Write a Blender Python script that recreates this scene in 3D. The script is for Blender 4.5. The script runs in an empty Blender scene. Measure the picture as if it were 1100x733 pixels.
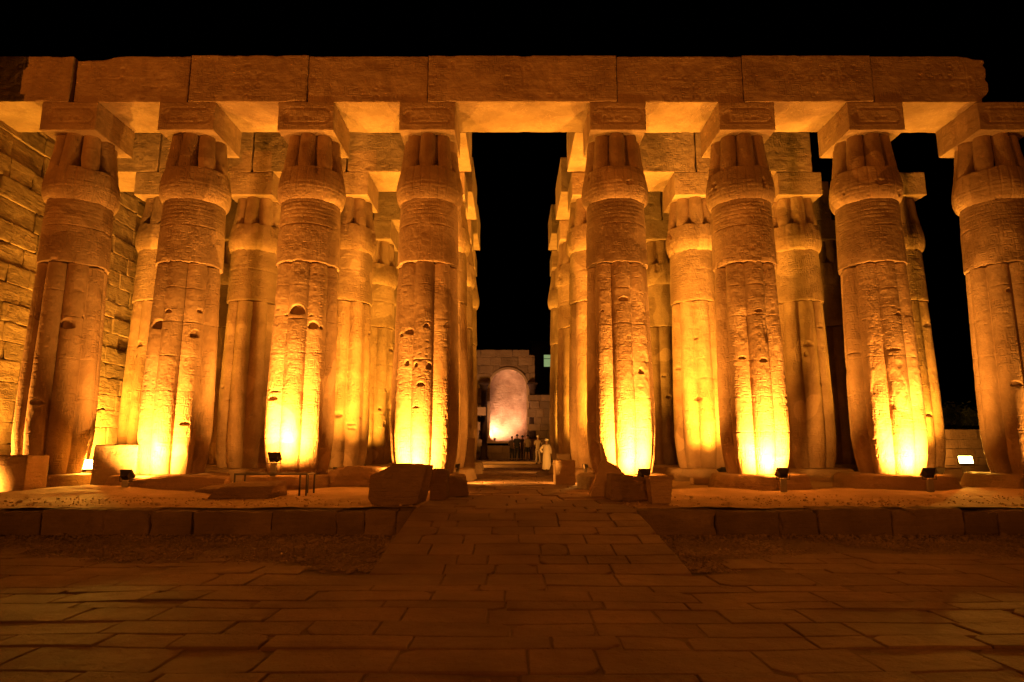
import bpy, bmesh, math, random
import numpy as np
from mathutils import Vector, Matrix, Euler

sc = bpy.context.scene
C = sc.collection
R = math.radians
rnd = random.Random(7)

# ------------------------------------------------------------------ camera
PITCH = 9.4
cam_d = bpy.data.cameras.new('camera'); cam = bpy.data.objects.new('camera', cam_d); C.objects.link(cam)
cam_d.sensor_width = 36; cam_d.lens = 688 / 1100 * 36
cam_d.clip_start = .05; cam_d.clip_end = 2000
EYE = 1.6
cam.location = (0, 0, EYE); cam.rotation_euler = (R(90 + PITCH), 0, 0)
sc.camera = cam

# ------------------------------------------------------------------ night sky, view
w = bpy.data.worlds.new('World'); sc.world = w; w.use_nodes = True
nt = w.node_tree; bg = nt.nodes['Background']
sky = nt.nodes.new('ShaderNodeTexSky'); sky.sky_type = 'NISHITA'; sky.sun_disc = False
sky.sun_elevation = R(-6); sky.sun_rotation = R(200)
nt.links.new(sky.outputs[0], bg.inputs[0]); bg.inputs[1].default_value = .08
sc.view_settings.view_transform = 'Standard'; sc.view_settings.look = 'None'
sc.view_settings.exposure = 0; sc.view_settings.gamma = 1; sc.view_settings.use_curve_mapping = False

# ------------------------------------------------------------------ light settings (used by the flood light builders)
SODIUM = (1.0, .38, .052)
INNER_COL = (1.0, .425, .038)
FILL_COL = (1.0, .25, .02)
P_FRONT = 8000
P_INNER = 5800
P_FAR = 15000
PLAT = .46           # platform height

# ================================================================== helpers
def _hash(ix, iy, iz, seed):
    with np.errstate(over='ignore'):
        h = (ix.astype(np.int64).astype(np.uint32) * np.uint32(374761393)
             + iy.astype(np.int64).astype(np.uint32) * np.uint32(668265263)
             + iz.astype(np.int64).astype(np.uint32) * np.uint32(2147483647 - 58)
             + np.uint32((seed * 1274126177) & 0xffffffff))
        h = (h ^ (h >> np.uint32(13))) * np.uint32(1274126177)
        h = (h ^ (h >> np.uint32(16))) * np.uint32(2246822519)
        h = h ^ (h >> np.uint32(15))
    return h.astype(np.float64) / 4294967295.0
def vnoise(x, y, z, seed=0):
    x, y, z = np.broadcast_arrays(np.asarray(x, float), np.asarray(y, float), np.asarray(z, float))
    ix, iy, iz = np.floor(x), np.floor(y), np.floor(z)
    fx, fy, fz = x - ix, y - iy, z - iz
    fx = fx*fx*(3-2*fx); fy = fy*fy*(3-2*fy); fz = fz*fz*(3-2*fz)
    def h(a, b, c): return _hash(ix+a, iy+b, iz+c, seed)
    c00 = h(0,0,0)*(1-fx)+h(1,0,0)*fx; c10 = h(0,1,0)*(1-fx)+h(1,1,0)*fx
    c01 = h(0,0,1)*(1-fx)+h(1,0,1)*fx; c11 = h(0,1,1)*(1-fx)+h(1,1,1)*fx
    c0 = c00*(1-fy)+c10*fy; c1 = c01*(1-fy)+c11*fy
    return (c0*(1-fz)+c1*fz) * 2 - 1
def fbm(x, y, z, seed=0, octv=3):
    s = 0; a = 1; t = 0
    for k in range(octv):
        s = s + a*vnoise(x, y, z, seed+k*17); t += a
        x = x*2.03; y = y*2.03; z = z*2.03; a *= .5
    return s/t
def sstep(a, b, x):
    t = np.clip((x-a)/(b-a), 0, 1); return t*t*(3-2*t)

def link(o, parent=None):
    C.objects.link(o)
    if parent is not None: o.parent = parent
    return o
def np_mesh(name, v, f, smooth=True):
    """v (n,3); f (m,4) int with equal corners, or list of such arrays (quads and tris)"""
    me = bpy.data.meshes.new(name)
    fs = f if isinstance(f, list) else [f]
    fs = [np.asarray(q, dtype=np.int32) for q in fs if len(q)]
    me.vertices.add(len(v)); me.vertices.foreach_set('co', np.asarray(v, dtype=np.float32).ravel())
    loops = np.concatenate([q.ravel() for q in fs])
    tot = np.concatenate([np.full(len(q), q.shape[1], dtype=np.int32) for q in fs])
    st = np.concatenate([[0], np.cumsum(tot)[:-1]]).astype(np.int32)
    me.loops.add(len(loops)); me.loops.foreach_set('vertex_index', loops)
    me.polygons.add(len(tot)); me.polygons.foreach_set('loop_start', st)
    me.polygons.foreach_set('use_smooth', np.full(len(tot), smooth, dtype=bool))
    me.update(calc_edges=True); me.validate()
    return me
def obj(name, me, mat, parent=None, loc=(0,0,0)):
    if mat is not None and len(me.materials) == 0: me.materials.append(mat)
    o = bpy.data.objects.new(name, me); o.location = loc
    return link(o, parent)
def thing(name, label, cat, loc=(0,0,0), rz=0, group=None):
    o = bpy.data.objects.new(name, None); o.empty_display_size = .3
    o.location = loc; o.rotation_euler = (0, 0, rz); link(o)
    return tag(o, label, cat, group)
def tag(o, label, cat, group=None):
    o['label'] = label; o['category'] = cat; o['kind'] = 'thing'
    if group: o['group'] = group
    return o
def struct(name, me, mat, loc=(0,0,0), kind='structure'):
    o = obj(name, me, mat, None, loc); o['kind'] = kind; return o
def copy_tree(o, parent=None):
    c = o.copy(); C.objects.link(c); c.parent = parent
    for ch in list(o.children): copy_tree(ch, c)
    return c

# ------------------------------------------------------------------ materials
def newmat(name):
    m = bpy.data.materials.new(name); m.use_nodes = True
    n = m.node_tree; b = n.nodes['Principled BSDF']; return m, n, b
def stone(name, c1, c2, c3, carve=0.0, bump=.6, rough=.92, spec=.15, bedding=1.0, dist=.035, soft=1.1, fine=22, crack=0.0, attr=False, vary=False, scratch=False, joint=False):
    """weathered stone: c1 dark, c2 light, c3 stain; carve adds faint incised signs"""
    m, n, b = newmat(name); N = n.nodes; L = n.links
    b.inputs['Roughness'].default_value = rough; b.inputs['Specular IOR Level'].default_value = spec
    tc = N.new('ShaderNodeTexCoord'); oi = N.new('ShaderNodeObjectInfo')
    mul = N.new('ShaderNodeVectorMath'); mul.operation = 'SCALE'; mul.inputs[3].default_value = 37.0
    comb = N.new('ShaderNodeCombineXYZ')
    for i in range(3): L.new(oi.outputs['Random'], comb.inputs[i])
    L.new(comb.outputs[0], mul.inputs[0])
    add = N.new('ShaderNodeVectorMath'); L.new(tc.outputs['Object'], add.inputs[0]); L.new(mul.outputs[0], add.inputs[1])
    P = add.outputs[0]
    def noise(scale, det=5, rough_=.55, vec=P):
        t = N.new('ShaderNodeTexNoise'); t.inputs['Scale'].default_value = scale; t.inputs['Detail'].default_value = det
        t.inputs['Roughness'].default_value = rough_; L.new(vec, t.inputs['Vector']); return t.outputs['Fac']
    def ramp(f, a, bb, lo=0, hi=1):
        r = N.new('ShaderNodeMapRange'); r.inputs[1].default_value = a; r.inputs[2].default_value = bb
        r.inputs[3].default_value = lo; r.inputs[4].default_value = hi; L.new(f, r.inputs[0]); return r.outputs[0]
    def mix(f, a, bb, typ='MIX'):
        x = N.new('ShaderNodeMix'); x.data_type = 'RGBA'; x.blend_type = typ
        if hasattr(f, 'links'): L.new(f, x.inputs[0])
        else: x.inputs[0].default_value = f
        for s, q in ((a, 6), (bb, 7)):
            if hasattr(s, 'links'): L.new(s, x.inputs[q])
            else: x.inputs[q].default_value = (*s, 1)
        return x.outputs[2]
    def math_(op, a, bb):
        x = N.new('ShaderNodeMath'); x.operation = op
        for s, q in ((a, 0), (bb, 1)):
            if hasattr(s, 'links'): L.new(s, x.inputs[q])
            else: x.inputs[q].default_value = s
        return x.outputs[0]
    mp = N.new('ShaderNodeMapping'); mp.inputs['Scale'].default_value = (1, 1, 9); L.new(P, mp.inputs['Vector'])
    bed = noise(1.6, 5, .6, mp.outputs[0])
    col = mix(ramp(noise(1.1), .32, .68), c1, c2)
    col = mix(ramp(noise(.45, 3), .5, .72, 0, .8), col, c3)
    col = mix(ramp(bed, .45, .75, 0, .45*bedding), col, c1)
    col = mix(ramp(noise(14, 6, .7), .35, .7, 0, .5), col, c1)
    col = mix(ramp(noise(60, 3, .7), .56, .75, 0, .5), col, [x*.55 for x in c1])
    if scratch:      # pale worn strokes of the shallow carving, and dark streaks of old soot
        mps = N.new('ShaderNodeMapping'); mps.inputs['Scale'].default_value = (1, 1, 2.6); L.new(P, mps.inputs['Vector'])
        rdg = math_('ABSOLUTE', math_('SUBTRACT', noise(3.2, 3, .6, mps.outputs[0]), .5), 0)
        msk2 = ramp(noise(1.3, 2), .46, .6)
        col = mix(math_('MULTIPLY', ramp(rdg, .0, .012, .55, 0), msk2), col, [min(1, x*1.35) for x in c2])
        mpv = N.new('ShaderNodeMapping'); mpv.inputs['Scale'].default_value = (2.2, 2.2, .35); L.new(P, mpv.inputs['Vector'])
        col = mix(ramp(noise(1.0, 4, .6, mpv.outputs[0]), .52, .7, 0, .55), col, c3)
    if vary:
        vr = N.new('ShaderNodeMapRange'); L.new(oi.outputs['Random'], vr.inputs[0]); vr.inputs[3].default_value = .82; vr.inputs[4].default_value = 1.08
        cc = N.new('ShaderNodeCombineColor')
        for i in range(3): L.new(vr.outputs[0], cc.inputs[i])
        col = mix(1.0, col, cc.outputs[0], 'MULTIPLY')
        # repair mortar: smooth paler patches with hard edges
        rp = ramp(noise(.55, 2, .4), .60, .615, 0, .55)
        col = mix(rp, col, [min(1, x*1.12) for x in c2])
    if attr:
        a = N.new('ShaderNodeAttribute'); a.attribute_name = 'tone'; a.attribute_type = 'GEOMETRY'
        col = mix(1.0, col, a.outputs['Color'], 'MULTIPLY')
    L.new(col, b.inputs['Base Color'])
    h = math_('MULTIPLY', noise(fine, 6, .7), .5)
    h = math_('ADD', h, math_('MULTIPLY', noise(4, 4), soft))
    h = math_('ADD', h, math_('MULTIPLY', bed, .9*bedding))
    # pitting
    v = N.new('ShaderNodeTexVoronoi'); v.inputs['Scale'].default_value = 16; L.new(P, v.inputs['Vector'])
    h = math_('ADD', h, math_('MULTIPLY', math_('MULTIPLY', ramp(v.outputs['Distance'], .0, .22), ramp(noise(2.3, 2), .4, .6)), .35))
    if carve > 0:
        mp2 = N.new('ShaderNodeMapping'); mp2.inputs['Scale'].default_value = (1, 1, .8); L.new(P, mp2.inputs['Vector'])
        vz = N.new('ShaderNodeTexVoronoi'); vz.distance = 'CHEBYCHEV'; vz.feature = 'F1'; vz.inputs['Scale'].default_value = 5.5
        L.new(mp2.outputs[0], vz.inputs['Vector'])
        g = N.new('ShaderNodeMath'); g.operation = 'PINGPONG'; L.new(vz.outputs['Distance'], g.inputs[0]); g.inputs[1].default_value = .16
        gg = ramp(g.outputs[0], .03, .08)
        msk = ramp(noise(.9, 2), .44, .56)
        h = math_('ADD', h, math_('MULTIPLY', math_('MULTIPLY', gg, msk), carve))
    bp = N.new('ShaderNodeBump'); bp.inputs['Strength'].default_value = bump; bp.inputs['Distance'].default_value = dist
    L.new(h, bp.inputs['Height']); L.new(bp.outputs[0], b.inputs['Normal'])
    return m
def plain(name, col, rough=.6, metal=0, emit=None, es=0):
    m, n, b = newmat(name)
    b.inputs['Base Color'].default_value = (*col, 1); b.inputs['Roughness'].default_value = rough
    b.inputs['Metallic'].default_value = metal
    if emit: b.inputs['Emission Color'].default_value = (*emit, 1); b.inputs['Emission Strength'].default_value = es
    else:
        t = n.nodes.new('ShaderNodeTexNoise'); t.inputs['Scale'].default_value = 30
        x = n.nodes.new('ShaderNodeMix'); x.data_type = 'RGBA'
        x.inputs[6].default_value = (*[c*.7 for c in col], 1); x.inputs[7].default_value = (*col, 1)
        n.links.new(t.outputs[0], x.inputs[0]); n.links.new(x.outputs[2], b.inputs['Base Color'])
    return m
SAND = dict(c1=(.22,.14,.072), c2=(.39,.27,.155), c3=(.19,.112,.056))
M_col = stone('column_sandstone', **SAND, carve=.30, bump=1.0, bedding=.3, vary=True, soft=.45)
M_arch = stone('architrave_sandstone', (.25,.165,.09), (.40,.28,.165), (.20,.125,.065), carve=.3, bump=.9, scratch=True, bedding=.5)
M_plinth = stone('plinth_stone', (.30,.21,.125), (.40,.29,.18), (.19,.125,.075), bump=1.0, dist=.05)
M_wall = stone('wall_block_stone', (.25,.165,.09), (.42,.30,.175), (.19,.12,.065), carve=.25, bump=1.0, attr=True)
M_rock = stone('boulder_stone', (.20,.135,.08), (.28,.20,.125), (.13,.09,.055), bump=1.0, fine=30, dist=.09)
M_granite = stone('dark_granite', (.045,.03,.028), (.08,.055,.05), (.03,.02,.02), bump=.4)
M_pave = stone('paving_stone', (.165,.098,.06), (.275,.178,.108), (.12,.07,.042), bump=.9, rough=.75, spec=.3, bedding=.0, attr=True, fine=26)
M_sand = stone('sand', (.33,.235,.14), (.48,.35,.22), (.28,.19,.115), bump=1.0, bedding=0, fine=9)
M_soil = stone('court_soil', (.15,.105,.065), (.22,.155,.10), (.12,.085,.05), bump=1.0, bedding=0, fine=9)
M_gravel = stone('gravel_stone', (.20,.145,.095), (.36,.27,.18), (.16,.11,.07), bump=.5, bedding=0)
M_pink = stone('niche_plaster', (.26,.17,.12), (.54,.41,.32), (.17,.10,.07), bump=1.0, bedding=.8)
M_sur = stone('surround_stone', (.24,.17,.115), (.36,.27,.19), (.18,.12,.08), bump=.8)
M_ring = stone('pale_moulding_stone', (.42,.32,.24), (.60,.48,.37), (.36,.26,.18), bump=.6)
M_farwall = stone('far_wall_stone', (.26,.19,.125), (.38,.29,.20), (.19,.13,.085), bump=1.0, attr=True)
M_edge = stone('edge_block_stone', (.15,.105,.065), (.25,.18,.115), (.11,.075,.05), bump=1.0, attr=True)
M_metal = plain('dark_painted_metal', (.055,.045,.04), .5, .3)
M_post = plain('grey_galvanised_post', (.22,.2,.17), .5, .5)
M_glass_on = plain('lit_lamp_glass', (1,.8,.4), .3, 0, (1, .55, .12), 60)
M_glass = plain('lamp_glass', (.5,.45,.35), .15)
M_dark = plain('dark_render', (.035,.03,.03), .9)
M_leaf = plain('dark_leaf', (.05,.07,.025), .7)

# ------------------------------------------------------------------ shapes
def rough_box(size, res=.08, r0=.025, chip=.06, amp=.008, seed=0, freq=2.2, edge_fn=None, carve=None):
    """worn stone block with its base centre at the origin; rounded, chipped arrises; welded grid"""
    sx, sy, sz = size; hx, hy, hz = sx/2, sy/2, sz/2
    def axis(h):
        n = max(2, int(round(2*h/res)))
        a = np.linspace(-h, h, n+1)
        ex = [-h+.012, -h+.035, h-.012, h-.035]
        return np.unique(np.round(np.concatenate([a, ex]), 4))
    ax, ay, az = axis(hx), axis(hy), axis(hz)
    V = []; F = []; off = 0
    def face(u, v, fn, flip):
        nonlocal off
        U, W = np.meshgrid(u, v, indexing='ij'); p = fn(U, W)
        V.append(p.reshape(-1, 3)); nu, nv = len(u), len(v)
        i = np.arange(nu*nv).reshape(nu, nv) + off
        q = np.stack([i[:-1,:-1], i[1:,:-1], i[1:,1:], i[:-1,1:]], -1).reshape(-1, 4)
        if flip: q = q[:, ::-1]
        F.append(q); off += nu*nv
    S = lambda a, b, c: np.stack(np.broadcast_arrays(a, b, c), -1)
    face(ax, ay, lambda u, v: S(u, v, hz), False); face(ax, ay, lambda u, v: S(u, v, -hz), True)
    face(ax, az, lambda u, v: S(u, -hy, v), False); face(ax, az, lambda u, v: S(u, hy, v), True)
    face(ay, az, lambda u, v: S(hx, u, v), False); face(ay, az, lambda u, v: S(-hx, u, v), True)
    V = np.concatenate(V); F = np.concatenate(F)
    key = np.round(V*2000).astype(np.int64)
    _, idx, inv = np.unique(key, axis=0, return_index=True, return_inverse=True)
    inv = inv.ravel()
    P0 = V[idx]; F = inv[F]
    s = seed*13.7
    n1 = fbm(P0[:,0]*freq+s, P0[:,1]*freq, P0[:,2]*freq, seed, 4)
    n2 = fbm(P0[:,0]*.9+s, P0[:,1]*.9+5, P0[:,2]*.9, seed+3, 2)
    r = r0 + chip*np.clip(n1*1.6-.15, 0, 1) + chip*1.8*np.clip(n2-.35, 0, 1)
    r = np.minimum(r, .45*min(sx, sy, sz))[:, None]
    H = np.array([hx, hy, hz]); inner = np.clip(P0, -(H-r), H-r)
    d = P0-inner; ln = np.linalg.norm(d, axis=1, keepdims=True); nrm = d/np.maximum(ln, 1e-6)
    # rounded only where two faces meet
    P1 = inner + nrm*r
    a = fbm(P0[:,0]*freq*1.7+s, P0[:,1]*freq*1.7, P0[:,2]*freq*1.7+9, seed+5, 4)[:, None]
    P1 = P1 + nrm*amp*a
    if carve is not None:
        m = P0[:,1] < -hy+1e-4
        P1[m,1] += carve(P0[m,0], P0[m,2]+hz)
    if edge_fn is not None: P1 = edge_fn(P1, P0)
    P1[:,2] += hz
    return P1, F
def box_mesh(name, size, **k):
    return np_mesh(name, *rough_box(size, **k))
def hull_rock(name, pts, seed=0, amp=.03, cuts=4, freq=3.0, bev=.03):
    bm = bmesh.new()
    for p in pts: bm.verts.new(p)
    r = bmesh.ops.convex_hull(bm, input=bm.verts)
    bmesh.ops.delete(bm, geom=[g for g in r['geom_interior'] if isinstance(g, bmesh.types.BMVert)], context='VERTS')
    bmesh.ops.dissolve_limit(bm, angle_limit=R(4), verts=bm.verts, edges=bm.edges)
    bmesh.ops.bevel(bm, geom=list(bm.edges), offset=bev, segments=2, affect='EDGES', profile=.6)
    bmesh.ops.triangulate(bm, faces=bm.faces)
    for _ in range(8):
        long = [e for e in bm.edges if e.calc_length() > .13]
        if not long or len(bm.verts) > 9000: break
        bmesh.ops.subdivide_edges(bm, edges=long, cuts=1)
        bmesh.ops.triangulate(bm, faces=[f for f in bm.faces if len(f.verts) > 3])
    bm.normal_update()
    co = np.array([v.co[:] for v in bm.verts]); no = np.array([v.normal[:] for v in bm.verts])
    n = fbm(co[:,0]*freq+seed*7, co[:,1]*freq, co[:,2]*freq, seed, 4)
    n2 = fbm(co[:,0]*9+seed*7, co[:,1]*9, co[:,2]*9, seed, 2)
    co = co + no*(n*amp + n2*amp*.3)[:, None]
    for v, c in zip(bm.verts, co): v.co = c
    for f in bm.faces: f.smooth = True
    me = bpy.data.meshes.new(name); bm.to_mesh(me); bm.free(); return me
def prim(fn):
    bm = bmesh.new(); fn(bm); me = bpy.data.meshes.new('part'); bm.to_mesh(me); bm.free(); return me
def add_box(bm, c, s, rot=None, bev=.0):
    m = Matrix.Translation(c) @ (rot.to_matrix().to_4x4() if rot else Matrix()) @ Matrix.Diagonal((*s, 1))
    r = bmesh.ops.create_cube(bm, size=1, matrix=m)
    if bev: 
        es = {e for v in r['verts'] for e in v.link_edges}
        bmesh.ops.bevel(bm, geom=list(es), offset=bev, segments=2, affect='EDGES')
def add_cyl(bm, a, b, r1, r2=None, seg=12):
    a, b = Vector(a), Vector(b); d = b-a; r2 = r1 if r2 is None else r2
    q = d.to_track_quat('Z', 'Y').to_matrix().to_4x4()
    bmesh.ops.create_cone(bm, cap_ends=True, segments=seg, radius1=r1, radius2=r2, depth=d.length,
                          matrix=Matrix.Translation((a+b)/2) @ q)

# ------------------------------------------------------------------ carved signs as a depth field
def sign(k, X, Y, g):
    """a generic carved sign on [-1,1]^2; returns 0..1 incision"""
    line = lambda d, t=.13: np.clip(1-np.abs(d)/t, 0, 1)
    rr = np.hypot(X, Y)
    if k == 0: return line(rr-.55, .16)
    if k == 1: return line(rr-.6, .14)+line(rr, .2)
    if k == 2: return line(Y-.25*np.abs(((X*2.5) % 2)-1)+.1, .16)*(np.abs(X) < .9)
    if k == 3: return line(X, .15)*(np.abs(Y) < .9)+line(np.hypot(X-.2, (Y-.4)*.6)-.3, .13)
    if k == 4: return line(np.maximum(np.abs(X), np.abs(Y)*1.3)-.65, .14)*(~((np.abs(X) < .3) & (Y < 0)))
    if k == 5: return np.clip(1.3-np.hypot(X+.1, (Y-.1)*1.7)*1.9, 0, 1)+line(X+.1, .12)*((Y < -.1) & (Y > -.9))+line(X-.2, .12)*((Y < -.1) & (Y > -.9))+np.clip(1-np.hypot(X-.45, Y-.55)*4, 0, 1)
    if k == 6: return line(Y+.5, .13)*(np.abs(X) < .85)+line(Y, .13)*(np.abs(X) < .85)+line(Y-.5, .13)*(np.abs(X) < .85)
    if k == 7: return line(np.hypot(X, Y-.45)-.28, .13)+line(X, .13)*(Y < .15)*(Y > -.9)+line(Y+.05, .13)*(np.abs(X) < .5)
    if k == 8: return np.clip(1.2-np.maximum(np.abs(X)*1.4, np.abs(Y)*3.2), 0, 1)
    return line(Y-X*.7, .14)*(np.abs(X) < .8)
def glyph_canvas(W, H, res, cell, seed, register=3):
    g = np.random.RandomState(seed); nx, ny = int(W/res)+2, int(H/res)+2
    A = np.zeros((ny, nx)); c = max(6, int(cell/res)); 
    lin = np.linspace(-1, 1, c); X, Y = np.meshgrid(lin, lin)
    yy = 0
    for i in range(0, nx-c, c+1):
        yy = g.randint(0, 3)
        while yy < ny-c:
            if g.rand() < .85:
                A[yy:yy+c, i:i+c] = np.maximum(A[yy:yy+c, i:i+c], np.clip(sign(g.randint(0, 10), X*(1 if g.rand() < .5 else -1), Y, g), 0, 1))
            yy += int(c*(1+g.rand()*.25))
        if (i//(c+1)) % register == 0: A[:, max(0, i-1)] = .8
    return A
def sampler(A, res):
    def f(u, v):
        i = np.clip(u/res, 0, A.shape[1]-2); j = np.clip(v/res, 0, A.shape[0]-2)
        i0 = i.astype(int); j0 = j.astype(int); fi = i-i0; fj = j-j0
        return (A[j0, i0]*(1-fi)+A[j0, i0+1]*fi)*(1-fj)+(A[j0+1, i0]*(1-fi)+A[j0+1, i0+1]*fi)*fj
    return f
def block_carving(w_, h_, seed, depth=.026, cell=.3):
    res = .02; s = sampler(glyph_canvas(w_, h_, res, cell, seed, 9), res)
    def f(x, z):
        m = sstep(.0, .3, fbm(x*1.1, z*1.1, seed*3.1+x*0, seed, 2))
        a = s(x+w_/2, z)*m*((z > .12) & (z < h_-.12))
        bl = np.clip(1-np.abs(z-h_*.5)/.012, 0, 1)*.5*m
        return depth*np.maximum(a, bl)
    return f
def cartouche_carving(w_, h_, seed):
    res = .015; s = sampler(glyph_canvas(w_*.6, h_*.4, res, .2, seed, 99), res)
    cx, cz, L_, rr = 0, h_*.52, w_*.3, h_*.26
    def f(x, z):
        dx = np.maximum(np.abs(x-cx)-L_, 0); d = np.hypot(dx, z-cz)-rr
        ring = np.clip(1-np.abs(d)/.02, 0, 1)
        ins = (d < -.04)*s(np.clip(x+w_*.3, 0, 9), np.clip(z-cz+h_*.2, 0, 9))
        return .030*np.maximum(ring, ins)
    return f

# ================================================================== the columns
FRONT_Y = 18.7
ROWS = [18.7, 23.65, 28.8, 33.4]
FRONT_X = [-13.22, -9.71, -6.15, -2.53, 3.16, 7.01, 10.86, 14.74]
SLOPE = -.016
SH0, SH1, DR1, CP1, IM1, AR1 = .86, 6.87, 8.80, 10.90, 11.79, 13.30
NLOBE = 8
def lobes(th, c=.70, a=.30):
    ph = (th + math.pi/NLOBE) % (2*math.pi/NLOBE) - math.pi/NLOBE
    return c*np.cos(ph)+np.sqrt(np.maximum(a*a-(c*np.sin(ph))**2, 0))
def grid_mesh(name, RR, TH, ZZ, cap=True):
    nz, nt_ = RR.shape
    X = RR*np.cos(TH); Y = RR*np.sin(TH)
    v = np.stack([X, Y, ZZ], -1).reshape(-1, 3)
    i = np.arange(nz*nt_).reshape(nz, nt_); j = np.roll(i, -1, axis=1)
    q = np.stack([i[:-1], j[:-1], j[1:], i[1:]], -1).reshape(-1, 4)
    fs = [q]
    if cap:
        v = np.concatenate([v, [[0, 0, ZZ[0].mean()], [0, 0, ZZ[-1].mean()]]]); a = nz*nt_
        b0 = np.stack([np.full(nt_, a), j[0], i[0]], -1); b1 = np.stack([np.full(nt_, a+1), i[-1], j[-1]], -1)
        fs += [b0, b1]
    return np_mesh(name, v, fs)
def erosion(th, z, seed, fr=1.0):
    x, y = np.cos(th), np.sin(th)
    n = fbm(x*2.1+seed, y*2.1, z*1.3, seed, 4)
    f = fbm(x*9+seed, y*9, z*9, seed+1, 3)
    return -.012*np.clip(n-.1, 0, 1)*2 + .004*f - .05*np.clip(n-.38, 0, 1)
def pits(th, z, lst):
    """half-dome sockets with a flat lower edge: (theta, z, half width m, height m, depth)"""
    d = np.zeros_like(th)
    for (t, zz, w_, h_, dep) in lst:
        du = ((th-t+math.pi) % (2*math.pi)-math.pi)*.93/w_; dz = (z-zz)/h_
        q = 1-np.sqrt(du**2+np.where(dz > 0, dz, dz*3.2)**2)
        d -= dep*sstep(0, .35, q)
    return d
def joints(th, z, zs, seed, depth=.02, wd=.012):
    d = np.zeros_like(th)
    for k, zj in enumerate(zs):
        wob = .012*fbm(np.cos(th)*3, np.sin(th)*3, z*0+k, seed+k, 2)
        br = sstep(-.4, .2, fbm(np.cos(th)*1.6, np.sin(th)*1.6, z*0+k*3.3, seed+50+k, 2))
        wq = wd*(1+1.5*np.clip(fbm(np.cos(th)*6, np.sin(th)*6, z*0+k, seed+9, 2), 0, 1))
        d -= depth*br*np.clip(1-np.abs(z-zj-wob)/wq, 0, 1)
    return d
def column_parts(root, seed, nt_, dz, pit=(), damage=(), carve=True, mat=None):
    g = np.random.RandomState(seed); mat = mat or M_col
    TH1 = np.linspace(0, 2*math.pi, nt_, endpoint=False)
    res = .016
    gl = sampler(glyph_canvas(6.3, 10.2, res, .2, seed, 4), res)
    def U(th): return (th % (2*math.pi))*1.0
    # shaft
    zs = np.arange(0, SH1-SH0+dz, dz); TH, Z = np.meshgrid(TH1, zs)
    env = np.interp(Z, [0, .12, .45, 1.1, 2.2, 4, 5.5, 6.01], [.845, .87, .935, .99, .985, .945, .905, .885])
    Rr = env*lobes(TH)
    # stems end in a shallow sheath line near the foot
    jz = [.95+g.rand()*.3, 2.0+g.rand()*.4, 3.1+g.rand()*.3, 4.2+g.rand()*.3, 5.2+g.rand()*.2]
    Rr += joints(TH, Z, jz, seed)
    Rr += erosion(TH, Z, seed)
    Rr += pits(TH, Z+SH0, pit)
    x, y = np.cos(TH), np.sin(TH)
    rough = sstep(.22, .5, fbm(x*1.5+seed*2.2, y*1.5, Z*.55, seed+20, 3))
    Rr -= .010*rough*np.clip(vnoise(x*2, y*2, Z*16, seed+4), 0, 1)          # horizontal scoring
    if carve:
        cm = sstep(.04, .22, fbm(x*1.3+seed, y*1.3, Z*.7+4, seed+31, 2))
        Rr -= .017*cm*gl(U(TH), Z)
    for (t, zc, wt, hz_, dep) in damage:                                     # big broken areas
        du = ((TH-t+math.pi) % (2*math.pi)-math.pi)/wt; dzz = (Z+SH0-zc)/hz_
        q = 1-np.sqrt(du**2+dzz**2)+.45*fbm(x*4+seed, y*4, Z*2.6, seed+7, 4)
        Rr -= dep*sstep(0, .3, q)*(1+.5*fbm(x*7, y*7, Z*7, seed+8, 3))
    obj('shaft', grid_mesh('shaft', Rr, TH, Z+SH0), mat, root)
    # smooth upper drum with binding rings
    zs = np.unique(np.round(np.concatenate([np.arange(0, DR1-SH1+dz, dz), [.004, .02, .04]]), 4))
    TH, Z = np.meshgrid(TH1, zs); x, y = np.cos(TH), np.sin(TH)
    Rr = np.interp(Z, [0, .02, .05, 1.2, 1.93], [.86, .91, .918, .89, .865])
    Z2 = Z - 0
    for k in range(5): Rr -= .007*np.exp(-((Z-(1.36+.12*k))/.012)**2)
    Rr += joints(TH, Z, [1.12+.1*g.rand()], seed+3, .03, .016)
    ridge = (np.abs(((TH*16/(2*math.pi)) % 1)-.5) < .06)*(Z < 1.1)
    Rr += -.008*ridge + erosion(TH, Z+40, seed)
    Rr -= .03*sstep(.15, .5, fbm(x*2+seed, y*2, Z*0, seed+12, 3))*sstep(.16, 0, Z)
    if carve: Rr -= .008*gl(U(TH), Z+6)*(Z < 1.05)
    Zs = Z + SH1 + np.where(Z < .3, .05*fbm(x*3+seed, y*3, Z*0, seed+13, 3)*(1-Z/.3), 0)
    Zs = Zs + .05*np.abs(np.sin(TH*4))*(Z < .03)
    obj('neck_drum', grid_mesh('neck_drum', Rr, TH, Zs), mat, root)
    # closed bud capital
    hh = CP1-DR1
    zs = np.unique(np.round(np.concatenate([np.arange(0, hh+dz, dz), [hh, .01, .03, 1.0, 1.012]]), 4)); zs = zs[zs <= hh+1e-6]
    TH, Z = np.meshgrid(TH1, zs); x, y = np.cos(TH), np.sin(TH)
    low = np.interp(Z, [0, .03, .08, .15, .25, .4, .55, .75, .9, 1.0], [.86, .905, .94, .97, .995, 1.012, 1.005, .975, .945, .925])
    for k in range(4): low = low - .005*np.exp(-((Z-(.22+.12*k))/.012)**2)
    low = low - .014*(np.abs(((TH*24/(2*math.pi)) % 1)-.5) < .09) + .012*np.cos(TH*8)
    zc_ = 1.0 - .02*np.cos(TH*8) + .025*fbm(x*3, y*3, Z*0, seed+44, 2)
    up = np.interp(Z, [.95, 1.2, 1.6, hh], [.925, .90, .845, .79])*(lobes(TH, .725, .285))
    ph = np.abs((TH + math.pi/NLOBE) % (2*math.pi/NLOBE) - math.pi/NLOBE)/(math.pi/NLOBE)
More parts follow.
